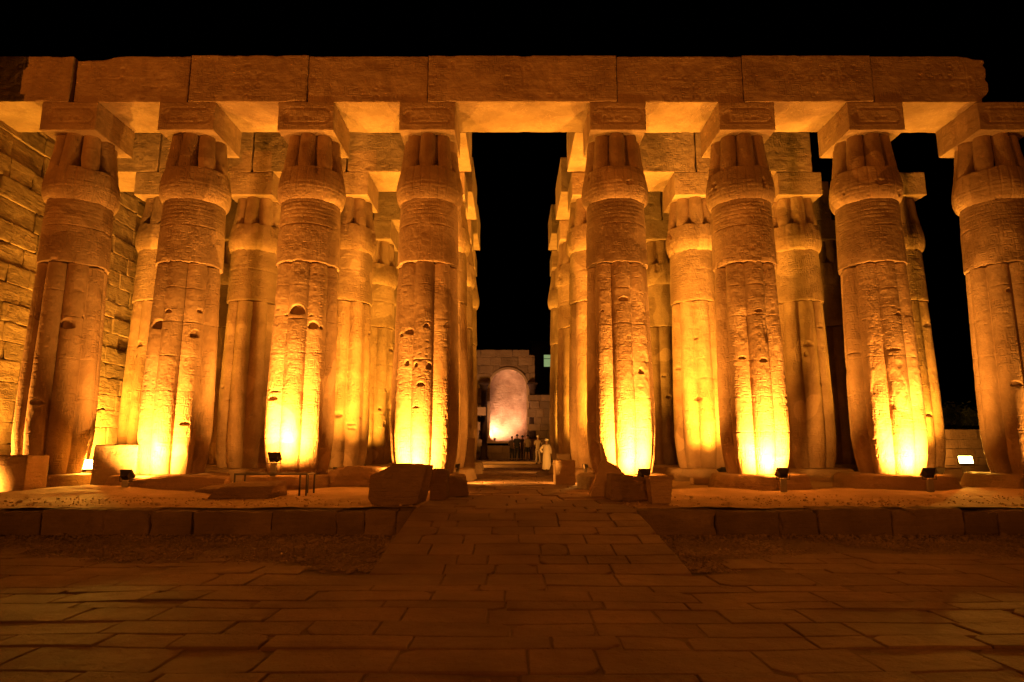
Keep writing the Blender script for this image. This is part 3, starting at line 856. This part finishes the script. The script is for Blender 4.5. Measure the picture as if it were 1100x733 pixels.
def arch_ring(bm):
    n_ = 30; prev = None
    for i in range(n_+1):
        a = math.pi*i/n_; c, s = math.cos(a), math.sin(a)
        ring = [bm.verts.new((NX+r*c, y, NS+r*s)) for r, y in ((NR-.03, -.14), (NR+.14, -.10), (NR+.14, .12), (NR-.03, .12))]
        if prev:
            for j in range(4): bm.faces.new((prev[j], prev[(j+1) % 4], ring[(j+1) % 4], ring[j]))
        prev = ring
    for sx in (-1, 1):
        add_box(bm, (NX+sx*(NR+.07), .03, (NB+NS)/2), (.18, .18, NS-NB-.004))
    add_box(bm, (NX, -.08, NB-.07), (2*NR+.5, .5, .14))
obj('arch_moulding', prim(arch_ring), M_ring, t)
for sx, X in ((-1, -1.95), (1, 1.43)):
    def col(bm):
        add_cyl(bm, (0, 0, NF+.3), (0, 0, NS-.15), .22, .19, 20); add_cyl(bm, (0, 0, NF), (0, 0, NF+.14), .34, .32, 20)
        add_cyl(bm, (0, 0, NF+.14), (0, 0, NF+.3), .29, .23, 20)
    c = obj('side_column', prim(col), M_granite, t, (X, -.3, 0))
    def cap(bm):
        add_cyl(bm, (0, 0, NS-.15), (0, 0, NS+.2), .2, .34, 16); add_box(bm, (0, 0, NS+.26), (.74, .62, .12), bev=.02)
    obj('capital', prim(cap), M_granite, c)
# lower broken wall right of the shrine
me = merge_boxes(wall_blocks(4.4, 4.4, .5, 21, th=.7, bw=(.5, 1.0), res=.16, chip=.09, topfn=lambda x: 4.6-.25*math.sin(x*2.3)-.3*(x > -1)), 'ruined_wall')
o = obj('ruined_wall', me, M_farwall, None, (3.85, 44.6, .7)); tag(o, 'broken block wall right of the arched niche', 'wall')
me = merge_boxes(wall_blocks(3.2, 3.3, .5, 23, th=.8, bw=(.5, 1.0), res=.16, chip=.09), 'ruined_wall')
o = obj('ruined_wall', me, M_farwall, None, (-4.1, 42.5, .7)); tag(o, 'low block wall left of the arched niche', 'wall')
# building far behind with one lit window
t = thing('dark_building', 'dark building behind the ruins with one greenish lit window', 'building', (6.2, 62, 0))
def bld(bm): add_box(bm, (0, 3, 5.8), (8.6, 6, 11.6))
obj('wall', prim(bld), M_dark, t)
def roofm(bm): add_box(bm, (0, 3, 11.72), (9.0, 6.4, .22))
obj('roof', prim(roofm), M_dark, t)
wf = obj('window', prim(lambda bm: [add_box(bm, (-2.66+dx, -.06, 9.9+dz), s) for dx, dz, s in ((0, .62, (.98, .1, .06)), (0, -.62, (.98, .1, .06)), (-.46, 0, (.06, .1, 1.18)), (.46, 0, (.06, .1, 1.18)), (0, .2, (.86, .08, .05)))]), M_dark, t)
obj('pane', prim(lambda bm: add_box(bm, (-2.66, -.02, 9.9), (.86, .03, 1.18))), plain('lit_green_window', (.3,.4,.25), .5, 0, (.30,.42,.17), .75), wf)

# ================================================================== loose stones on the platform
def rock(name, label, cat, pts, loc, seed, mat=None, amp=.03, group=None, bev=.03, rz=0):
    o = obj(name, hull_rock(name, pts, seed, amp, bev=bev), mat or M_rock, None, loc); o.rotation_euler = (0, 0, rz)
    return tag(o, label, cat, group)
# the big boulder in front of the passage
Yb = 14.1
rock('boulder', 'large dark angular boulder with a sloping top, left of the ramp', 'boulder',
     [(-.60,-.4,.10),(-.58,-.42,.56),(-.06,-.42,.79),(.57,-.40,.77),(.36,-.38,.0),(-.46,-.4,-.05),(.47,-.36,.36),
      (-.56,.4,.0),(-.53,.38,.5),(0,.35,.78),(.6,.42,.74),(.45,.45,0)], (-2.27, 13.5, PLAT+.02), 2, amp=.03, bev=.02)
rock('stone_block', 'upright dark stone block standing just right of the large boulder', 'stone block',
     [(-.2,-.3,0),(.17,-.3,0),(.18,-.28,.64),(-.19,-.3,.66),(-.2,.4,0),(.17,.4,0),(.17,.4,.63),(-.18,.4,.66)], (-1.60, 14.6, PLAT), 5, amp=.012, bev=.02)
rock('rubble_stone', 'small rounded rubble stone beside the passage, right of the dark upright block', 'rubble stone',
     [(-.3,-.2,0),(.3,-.25,0),(.22,-.1,.35),(-.2,-.1,.5),(-.3,.3,0),(.25,.3,0),(.1,.2,.45),(-.2,.2,.45)], (-1.28, 15.5, PLAT), 6, amp=.05)
# broken stones right of the passage
rock('broken_stone', 'ragged broken stone leaning at the foot of the broken-footed column', 'broken stone',
     [(-.48,-.4,0),(.45,-.4,0),(.38,-.35,.55),(.05,-.3,.80),(-.22,-.2,.62),(-.4,-.3,.25),(-.45,.4,0),(.4,.4,0),(.3,.35,.7),(-.1,.3,.85)], (2.28, 15.7, PLAT-.02), 9, M_plinth, amp=.06)
rock('dark_block', 'dark worn block lying low in front of the broken-footed column', 'stone block',
     [(-.5,-.35,0),(.36,-.35,.0),(.42,-.3,.25),(.33,-.35,.47),(-.45,-.35,.58),(-.5,.35,0),(.38,.35,0),(.34,.35,.46),(-.48,.35,.57)], (2.62, 14.5, PLAT), 11, amp=.035)
t = thing('planter_box', 'small square tapered pale tub right of the dark worn block', 'tub', (3.06, 13.65, PLAT-.0))
def tub(bm):
    lo, hi, h = .19, .235, .53
    A = [(-lo,-lo,0),(lo,-lo,0),(lo,lo,0),(-lo,lo,0),(-hi,-hi,h),(hi,-hi,h),(hi,hi,h),(-hi,hi,h)]
    hi2 = hi-.04
    A += [(-hi2,-hi2,h),(hi2,-hi2,h),(hi2,hi2,h),(-hi2,hi2,h),(-hi2+.03,-hi2+.03,h-.1),(hi2-.03,-hi2+.03,h-.1),(hi2-.03,hi2-.03,h-.1),(-hi2+.03,hi2-.03,h-.1)]
    v = [bm.verts.new(p) for p in A]
    bm.faces.new(v[3::-1])
    for b in (0, 4, 8):
        for i in range(4): j = (i+1) % 4; bm.faces.new((v[b+i], v[b+j], v[b+4+j], v[b+4+i]))
    bm.faces.new(v[12:16])
    bmesh.ops.recalc_face_normals(bm, faces=bm.faces)
obj('tub_body', prim(tub), M_plinth, t)
obj('rim', prim(lambda bm: [add_box(bm, c, s, bev=.006) for c, s in (((0,-.24,.515),(.51,.025,.05)),((0,.24,.515),(.51,.025,.05)),((-.24,0,.515),(.025,.455,.05)),((.24,0,.515),(.025,.455,.05)))]), M_plinth, t)
# carved block carrying the golden second-row column
me = box_mesh('carved_block', (1.22, 1.3, 1.22), res=.03, r0=.02, chip=.06, amp=.015, seed=91, carve=block_carving(1.22, 1.22, 14, .03, .26))
o = obj('carved_block', me, M_plinth, None, (-10.92, 18.55, PLAT-.02)); tag(o, 'upright carved block glowing against the left foot of the second front column', 'stone block')
me = box_mesh('squared_block', (3.2, .8, .95), res=.06, r0=.03, chip=.1, amp=.02, seed=92)
o = obj('squared_block', me, M_plinth, None, (-13.85, 16.85, PLAT-.02)); tag(o, 'squared block at the left picture edge, brightly lit on its face', 'stone block')
rock('low_stone', 'long low lit stone lying across the foot of the second front column', 'stone block',
     [(-1.3,-.3,0),(1.25,-.3,0),(1.3,-.2,.36),(.2,-.3,.42),(-1.2,-.25,.30),(-1.3,.3,0),(1.2,.3,0),(1.2,.3,.42),(-1.1,.3,.36)], (-8.75, 17.25, PLAT-.03), 15, M_plinth, amp=.05)
rock('fallen_stone', 'broken angular stone lying between the raised floodlight column and the boulder', 'fallen stone',
     [(-.9,-.4,0),(.9,-.4,0),(1.0,-.3,.62),(.1,-.35,.55),(-.5,-.3,.66),(-.95,-.2,.5),(-.9,.4,0),(.9,.4,0),(.9,.4,.62),(-.8,.4,.6)], (-4.1, 18.1, PLAT-.02), 16, M_plinth, amp=.05)
# fallen flat stones with the metal rack
rock('flat_stone', 'flat fallen slab nearest the raised floodlight, right one of the pair', 'flat stone',
     [(-.8,-.45,0),(.62,-.5,0),(.7,-.4,.28),(-.5,-.5,.26),(-.8,.0,.16),(-.6,.5,0),(.7,.5,0),(.66,.45,.36),(-.5,.5,.36)], (-6.1, 15.3, PLAT-.02), 17, amp=.025)
rock('flat_stone', 'flat fallen slab left one of the pair under the raised floodlight', 'flat stone',
     [(-.65,-.3,0),(.5,-.35,0),(.4,-.3,.18),(-.5,-.3,.16),(-.7,.3,0),(.5,.3,0),(.5,.3,.3),(-.4,.3,.25)], (-7.0, 15.9, PLAT-.02), 18, amp=.025)
t = thing('metal_frame', 'low rusty metal frame standing over the flat fallen slabs', 'frame', (-5.75, 15.9, PLAT))
def frame(bm):
    for y in (-.3, .3): add_box(bm, (0, y, .50), (1.75, .04, .04))
    for x in (-.86, .86): add_box(bm, (x, 0, .50), (.04, .6, .04))
obj('top_rail', prim(frame), M_metal, t)
for x in (-.86, .70, .86):
    for y in (-.3, .3): obj('leg', prim(lambda bm: add_box(bm, (x, y, .24), (.035, .035, .48))), M_metal, t)

# small steps / blocks under second row visible on the right
for i, (x, y, w_, d_, h_, lab) in enumerate(((6.3, 20.6, 1.3, .5, .2, 'thin slab lying before the bright smooth second-row column'),
                                             (1.62, 20.3, .62, .9, .75, 'upright lit block against the right side columns of the passage'),
                                             (1.95, 24.9, .5, .7, .9, 'squared block at the foot of the third-row column, passage right side'),
                                             (-1.75, 25.5, .55, .7, 1.5, 'square pillar stump with cap on the left side of the passage'))):
    me = box_mesh('stone_block', (w_, d_, h_), res=.06, r0=.02, chip=.06, amp=.015, seed=120+i)
    o = obj('stone_block', me, M_plinth, None, (x, y, PLAT-.01)); tag(o, lab, 'stone block')

# ================================================================== flood lights
def spot(name, parent, loc, aim, power, size=120, blend=.9, col=SODIUM, rad=.06):
    d = bpy.data.lights.new(name, 'SPOT'); d.energy = power; d.color = col; d.spot_size = R(size); d.spot_blend = blend; d.shadow_soft_size = rad
    o = bpy.data.objects.new(name, d); link(o, parent); o.location = loc
    o.rotation_euler = Vector(aim).to_track_quat('-Z', 'Y').to_euler(); return o
def flood(label, loc, aim, power, post=.35, size=121, lit=False, scale=.88, col=SODIUM, group='floodlights among the columns', blend=1.0, base=True):
    """aim: world direction. housing with visor, glass, bracket, post and foot"""
    aim = Vector(aim).normalized()
    t = thing('floodlight', label, 'floodlight', loc, 0, group)
    q = aim.to_track_quat('Y', 'Z')
    h = post+.14*scale
    mx = Matrix.Translation((0, 0, h)) @ q.to_matrix().to_4x4()
    s = scale
    def hous(bm):
        A = [(-.17*s,.06*s,-.13*s),(.17*s,.06*s,-.13*s),(.17*s,.06*s,.13*s),(-.17*s,.06*s,.13*s),(-.11*s,-.09*s,-.08*s),(.11*s,-.09*s,-.08*s),(.11*s,-.09*s,.08*s),(-.11*s,-.09*s,.08*s)]
        v = [bm.verts.new(mx @ Vector(p)) for p in A]
        for f in ((4,5,6,7), (0,4,7,3), (1,2,6,5), (0,1,5,4), (3,7,6,2)): bm.faces.new([v[i] for i in f])
        for cx, cz, sx, sz in ((0, .13, .36, .02), (0, -.13, .36, .02), (.17, 0, .02, .28), (-.17, 0, .02, .28)):
            add_box(bm, mx @ Vector((cx*s, .075*s, cz*s)), (sx*s, .05*s, sz*s), q.to_euler())
        for k in range(4): add_box(bm, mx @ Vector(((-.075+.05*k)*s, -.105*s, 0)), (.008*s, .03*s, .15*s), q.to_euler())
    obj('housing', prim(hous), M_metal, t)
    obj('glass', prim(lambda bm: add_box(bm, mx @ Vector((0, .062*s, 0)), (.33*s, .006*s, .25*s), q.to_euler())), M_glass_on if lit else M_glass, t)
    def brk(bm):
        X = q.to_matrix() @ Vector((1, 0, 0))
        for sg in (-1, 1):
            p = Vector((0, 0, h))+X*.19*s*sg; add_cyl(bm, p, Vector((X.x*.19*s*sg, X.y*.19*s*sg, post-.02)), .009*s, seg=6)
        add_cyl(bm, Vector((X.x*.2*s, X.y*.2*s, post-.02)), Vector((-X.x*.2*s, -X.y*.2*s, post-.02)), .010*s, seg=6)
    obj('bracket', prim(brk), M_metal, t)
    obj('post', prim(lambda bm: (add_box(bm, (0, 0, post/2), (.16*s, .12*s, post), bev=.008))), M_post, t)
    spot('lamp', t, (mx @ Vector((0, .10*s, 0))), aim, power, size, blend, col)
    return t
flood('small floodlight on a short post between the two leftmost columns', (-9.85, 16.7, PLAT), (.06, .75, .66), P_FRONT*1.0, .30)
flood('floodlight raised above the flat fallen slabs', (-6.10, 16.7, PLAT+.40), (-.05, .75, .66), P_FRONT*1.0, .34)
flood('floodlight hidden behind the large boulder', (-2.75, 16.8, PLAT), (.05, .75, .66), P_FRONT*1.0, .25)
flood('small floodlight peeping over the dark worn block', (3.4, 16.8, PLAT), (-.05, .75, .66), P_FRONT*1.1, .32)
flood('floodlight in front of the sixth column', (6.98, 16.85, PLAT), (.0, .75, .66), P_FRONT*1.0, .34)
flood('floodlight in front of the carved seventh column', (10.75, 16.85, PLAT), (.06, .75, .66), P_FRONT*1.0, .34)
flood('floodlight beyond the right picture edge by the rightmost column', (15.3, 17.1, PLAT), (-.1, .75, .66), P_FRONT*.3, .34)
flood('floodlight beyond the left picture edge behind the squared block', (-15.3, 17.75, PLAT-.02), (.66, .30, .62), P_FRONT*.42, .25, size=110)
flood('low floodlight hard by the squared block at the left picture edge', (-13.25, 15.6, PLAT-.04), (-.15, 1, -.02), 1300, .06, size=110, scale=.7)
# lamps seen from the front, glowing
flood('glowing bare floodlight on the sand between the two leftmost columns', (-12.45, 19.1, PLAT), (.55, -.75, .45), P_INNER*.22, .42, lit=True, scale=1.25, size=172, col=INNER_COL)
flood('glowing floodlight before the low wall left of the rightmost column', (15.1, 21.7, PLAT), (-.35, -.75, .55), P_INNER*.35, .5, lit=True, scale=1.2, size=172, col=INNER_COL)
# inner lamps, mostly hidden by columns
def xr(px, Y): return (px-550)*Y/697.
inner = [
 (-13.9, 21.0, (.1, .25, .95), .9, 'floodlight behind the leftmost column'),
 (-5.7, 21.3, (.3, .2, .95), .7, 'floodlight behind the front column with the flat slabs'),
 (-2.9, 21.2, (-.15, .22, .95), 1.0, 'floodlight behind the front column left of the passage'),
 (3.3, 21.2, (.15, .22, .95), 1.0, 'floodlight behind the broken-footed front column'),
 (6.9, 21.3, (-.1, .28, .95), 1.1, 'floodlight behind the sixth front column'),
 (14.0, 21.4, (0, .22, .95), .8, 'floodlight behind the gap right of the seventh column'),
 (-2.7, 26.3, (-.1, .22, .95), 1.0, 'floodlight before the third-row column left of the passage'),
 (3.1, 26.3, (.1, .22, .95), 1.0, 'floodlight before the third-row column right of the passage'),
 (-6.1, 26.3, (.1, .22, .95), .7, 'floodlight between the second and third rows left of the passage'),
 (-2.8, 31.0, (0, .22, .95), .9, 'floodlight before the farthest column left of the passage'),
 (3.0, 31.0, (0, .22, .95), .9, 'floodlight before the farthest column right of the passage'),
 
]
for x, y, aim, p, lab in inner: flood(lab, (x, y, PLAT), aim, P_INNER*p, .25, size=112, col=INNER_COL)
flood('floodlight at the foot of the tall block wall', (-15.2, 24.6, PLAT), (-.55, .05, .75), 7000, .25, size=150, col=INNER_COL)
flood('second floodlight added to brighten the near end of the tall block wall', (-15.4, 18.6, PLAT), (-.6, .1, .8), 5000, .25, size=140, col=INNER_COL)  # extra lamp, added only to raise the brightness of the block wall
# low wall washer on the right and warm light low in the passage
flood('small floodlight in front of the low wall', (18.7, 28.5, PLAT), (.25, .9, .3), 900, .2, scale=.6)
flood('small floodlight between the passage columns on the right, washing the paving', (2.35, 20.9, PLAT), (-.8, -.2, -.12), 900, .45, scale=.6, size=140)
flood('small floodlight between the passage columns on the left, washing the paving', (-1.75, 21.0, PLAT), (.8, .15, -.12), 800, .45, scale=.6, size=140)
flood('small floodlight beside the farthest right passage column', (2.3, 29.2, PLAT), (-.75, .35, .0), 600, .5, scale=.6, size=140)
# niche lamp, whiter
flood('small white floodlight inside the arched niche', (-1.2, 44.9, 2.0), (.15, .6, .75), 1300, .08, scale=.5, col=(1, .48, .24), size=140)
flood('small fill lamp added on the raised floor to brighten the arched niche wall', (-2.6, 37.6, .60), (.30, .75, .62), 1500, .15, scale=.6, col=(1, .42, .17), size=64)  # added fill: lights the shrine wall and keeps its base dark
flood('floodlight beyond the last column on the left side of the passage', (-2.6, 36.0, PLAT), (.4, .3, .6), 1500, .25, size=165)
# court floodlights far behind the camera wash the upper stonework
for x, y, a in ((-25, -10, 'left'), (22, -14, 'right')):
    flood('court floodlight on a mast far behind the viewpoint, %s one' % a, (x, y, 0), Vector((x*.12, 18, 15.0))-Vector((x, y, 3.6)), P_FAR*(1.5 if x < 0 else .55), 3.4, size=62, col=FILL_COL, scale=1.6, group='court floodlights', blend=1)
flood('weak fill lamp added unseen on a tall mast far behind the viewpoint', (1, -14, 0), (0, 25, -8.2), P_FAR*.5, 12, size=52, col=FILL_COL, scale=1.6, group='court floodlights', blend=1)  # added fill lamp that lifts the court paving, no known fitting

# ================================================================== people
def skinned(name, verts, edges, rad, mat, parent, sub=2):
    me = bpy.data.meshes.new(name); me.from_pydata(verts, edges, []); 
    o = bpy.data.objects.new(name, me); C.objects.link(o)
    m = o.modifiers.new('s', 'SKIN'); s2 = o.modifiers.new('u', 'SUBSURF'); s2.levels = sub; s2.render_levels = sub
    for i, r in enumerate(rad):
        sv = me.skin_vertices[0].data[i]; sv.radius = (r, r) if not isinstance(r, tuple) else r
    me.skin_vertices[0].data[0].use_root = True
    bpy.context.view_layer.update()
    dg = bpy.context.evaluated_depsgraph_get(); ev = bpy.data.meshes.new_from_object(o.evaluated_get(dg))
    bpy.data.objects.remove(o); ev.name = name
    for p in ev.polygons: p.use_smooth = True
    ev.materials.clear()
    return obj(name, ev, mat, parent)
M_skin = plain('skin', (.28,.16,.10), .6); M_hair = plain('hair', (.02,.015,.012), .8)
def person(label, loc, rz, H, top, legs, cap=None, robe=None, arm='down', shorts=False, bag=None):
    t = thing('person', label, 'person', loc, rz, None); t.scale = (H/1.75,)*3
    sp = .11
    V = []; E = []; Rd = []
    def add(p, r, par=None):
        V.append(p); Rd.append(r)
        if par is not None: E.append((par, len(V)-1))
        return len(V)-1
    pel = add((0, 0, .95), (.15, .11)); wa = add((0, 0, 1.10), (.135, .095), pel); ch = add((0, -.01, 1.33), (.165, .11), wa)
    nk = add((0, 0, 1.49), .055, ch); hd0 = add((0, -.01, 1.57), .068, nk); hd1 = add((0, -.015, 1.66), (.078, .09), hd0); add((0, -.005, 1.725), .06, hd1)
    hands = []
    for sx in (-1, 1):
        sh = add((sx*.17, 0, 1.42), .06, ch)
        if arm == 'down' or (arm == 'one' and sx < 0): e, w_ = (sx*.24, .03, 1.15), (sx*.23, -.06, .90)
        elif arm == 'front': e, w_ = (sx*.25, -.04, 1.16), (sx*.12, -.24, 1.22)
        elif arm == 'one': e, w_ = (sx*.36, .06, 1.18), (sx*.20, -.05, .98)
        el = add(e, .043, sh); wr = add(w_, .028, el)
        d = (Vector(w_)-Vector(e)).normalized(); pm = Vector(w_)+d*.08; pa = add(tuple(pm), (.036, .02), wr)
        for k in range(4):
            f0 = pm+d*.05+Vector((0, (-.03+.02*k), 0)); add(tuple(f0+d*(.035+.008*(1.5-abs(k-1.5)))+Vector((-sx*.01, 0, 0))), .009, pa)
        add(tuple(pm+d*.01+Vector((-sx*.02, -.05, .0))), .01, pa)
        hip = add((sx*.09, 0, .88), .095, pel); kn = add((sx*(.10+.0), -.015, .50), .058, hip); an = add((sx*.12, .01, .09), .04, kn)
        ft = add((sx*.13, -.09, .045), (.045, .035), an); add((sx*.135, -.17, .03), (.035, .025), ft)
    body = skinned('body', V, E, Rd, M_skin, t)
    # face: nose, ears, brow
    def ball(r, p): return prim(lambda bm: bmesh.ops.create_uvsphere(bm, u_segments=8, v_segments=6, radius=r, matrix=Matrix.Translation(p)))
    obj('nose', ball(.014, (0, -.108, 1.645)), M_skin, body)
    for sx in (-1, 1): obj('ear', ball(.02, (sx*.082, 0, 1.65)), M_skin, body)
    if not robe:
        # shirt
        V = []; E = []; Rd = []
        c = add((0, 0, 1.05), (.17, .125)); d_ = add((0, -.01, 1.32), (.185, .13), c); add((0, 0, 1.46), (.08, .075), d_); add((0, 0, .93), (.165, .125), c)
        for sx in (-1, 1):
            sh = add((sx*.175, 0, 1.41), .078, d_)
            e = {'down': (sx*.24, .03, 1.17), 'front': (sx*.25, -.04, 1.18), 'one': (sx*.36, .06, 1.2) if sx > 0 else (sx*.24, .03, 1.17)}[arm]
            add(e, .06, sh)
        skinned('shirt', V, E, Rd, top, t)
        V = []; E = []; Rd = []
        c = add((0, 0, .98), (.155, .12))
        for sx in (-1, 1):
            h_ = add((sx*.09, 0, .86), .108, c); k_ = add((sx*.10, -.015, .52), .08, h_)
            if not shorts: add((sx*.12, .01, .10), .062, k_)
        skinned('shorts' if shorts else 'trousers', V, E, Rd, legs, t)
    else:
        # long robe with sleeves, hem above the feet
        zz = [.10, .3, .6, .9, 1.1, 1.3, 1.42, 1.48]; rx = [.27, .26, .24, .215, .20, .205, .175, .08]; ry = [.21, .19, .17, .15, .135, .14, .115, .075]
        n_ = 40; th = np.linspace(0, 2*math.pi, n_, endpoint=False); Vv = []; Ff = []
        zf = np.linspace(.10, 1.48, 30)
        for z in zf:
            a_, b_ = np.interp(z, zz, rx), np.interp(z, zz, ry); fold = 1+.05*np.cos(th*9)*max(0, 1-z/1.1)
            Vv.append(np.stack([a_*np.cos(th)*fold, b_*np.sin(th)*fold, np.full(n_, z)], -1))
        i = np.arange(30*n_).reshape(30, n_); j = np.roll(i, -1, 1); q = np.stack([i[:-1], j[:-1], j[1:], i[1:]], -1).reshape(-1, 4)
        obj('robe', np_mesh('robe', np.concatenate(Vv), q), robe, t)
        V = []; E = []; Rd = []
        c = add((0, 0, 1.38), (.16, .1))
        for sx in (-1, 1):
            sh = add((sx*.17, 0, 1.40), .075, c)
            e, w_ = ((sx*.36, .06, 1.18), (sx*.22, -.04, 1.0)) if (arm == 'one' and sx > 0) else ((sx*.24, .03, 1.15), (sx*.23, -.05, .93))
            el = add(e, .07, sh); add(w_, .08, el)
        skinned('sleeves', V, E, Rd, robe, t)
    # hair / cap / turban
    def hair(bm):
        bmesh.ops.create_uvsphere(bm, u_segments=20, v_segments=12, radius=1, matrix=Matrix.Translation((0, .008, 1.70)) @ Matrix.Diagonal((.09, .10, .075, 1)))
    def capf(bm):
        hair(bm); add_box(bm, (0, -.13, 1.70), (.13, .12, .012), bev=.004)
    def turban(bm):
        for k in range(3):
            m = Matrix.Translation((0, .0, 1.695+.028*k)) @ Matrix.Rotation(R(12*(-1)**k), 4, 'X')
            bmesh.ops.create_uvsphere(bm, u_segments=20, v_segments=10, radius=1, matrix=m @ Matrix.Diagonal((.115-.012*k, .125-.012*k, .035, 1)))
    me = prim({'cap': capf, 'turban': turban}.get(cap[0] if cap else '', hair))
    for p in me.polygons: p.use_smooth = True
    obj({'cap': 'cap', 'turban': 'turban'}.get(cap[0] if cap else '', 'hair'), me, cap[1] if cap else M_hair, t)
    for sx in (-1, 1): obj('shoe', prim(lambda bm: add_box(bm, (sx*.13, -.06, .03), (.09, .26, .06), bev=.02)), M_hair, t)
    return t
cl = lambda n_, c: plain(n_, c, .85)
Yp = 43.3; zp = .74
def px2x(px, Y, z): return (px-550)*(Y*ct+(z-EYE)*st)/f_
M_black = cl('black_cloth', (.02,.02,.022)); M_brown = cl('brown_cloth', (.09,.06,.045)); M_tan = cl('tan_shirt', (.35,.27,.18)); M_white = cl('white_cloth', (.7,.66,.6))
person('person in dark clothes and brimmed cap, leftmost of the group below the niche', (px2x(550, Yp, 1.5), Yp, zp), R(200), 1.56, M_brown, M_black, ('cap', M_black), arm='front')
person('person all in black seen from behind, second from the left below the niche', (px2x(555.5, Yp-.3, 1.5), Yp-.3, zp), R(175), 1.68, M_black, M_black)
person('person in brown clothes in the middle of the group below the niche', (px2x(561.3, Yp+.3, 1.5), Yp+.3, zp), R(150), 1.62, M_brown, M_brown, arm='front')
person('person in a light shirt and dark shorts, right end of the group below the niche', (px2x(566.8, Yp, 1.5), Yp, zp), R(190), 1.66, M_tan, M_black, shorts=True)
person('person in a white cap, beige shirt and light trousers, left of the robed man', (px2x(578.3, 38.6, 1.4), 38.6, .60), R(165), 1.68, M_tan, cl('light_trousers', (.4,.33,.25)), ('cap', M_white), arm='front')
person('person in a long pale robe and white turban walking up the passage', (px2x(587, 31.2, 1.2), 31.2, PLAT+.01), R(170), 1.5, None, None, ('turban', M_white), robe=cl('pale_robe', (.55,.48,.38)), arm='one')
# leftover prototypes that were never placed
for i, u in enumerate(used):
    if not u:
        for ch in list(protos[i].children): bpy.data.objects.remove(ch)
        bpy.data.objects.remove(protos[i])
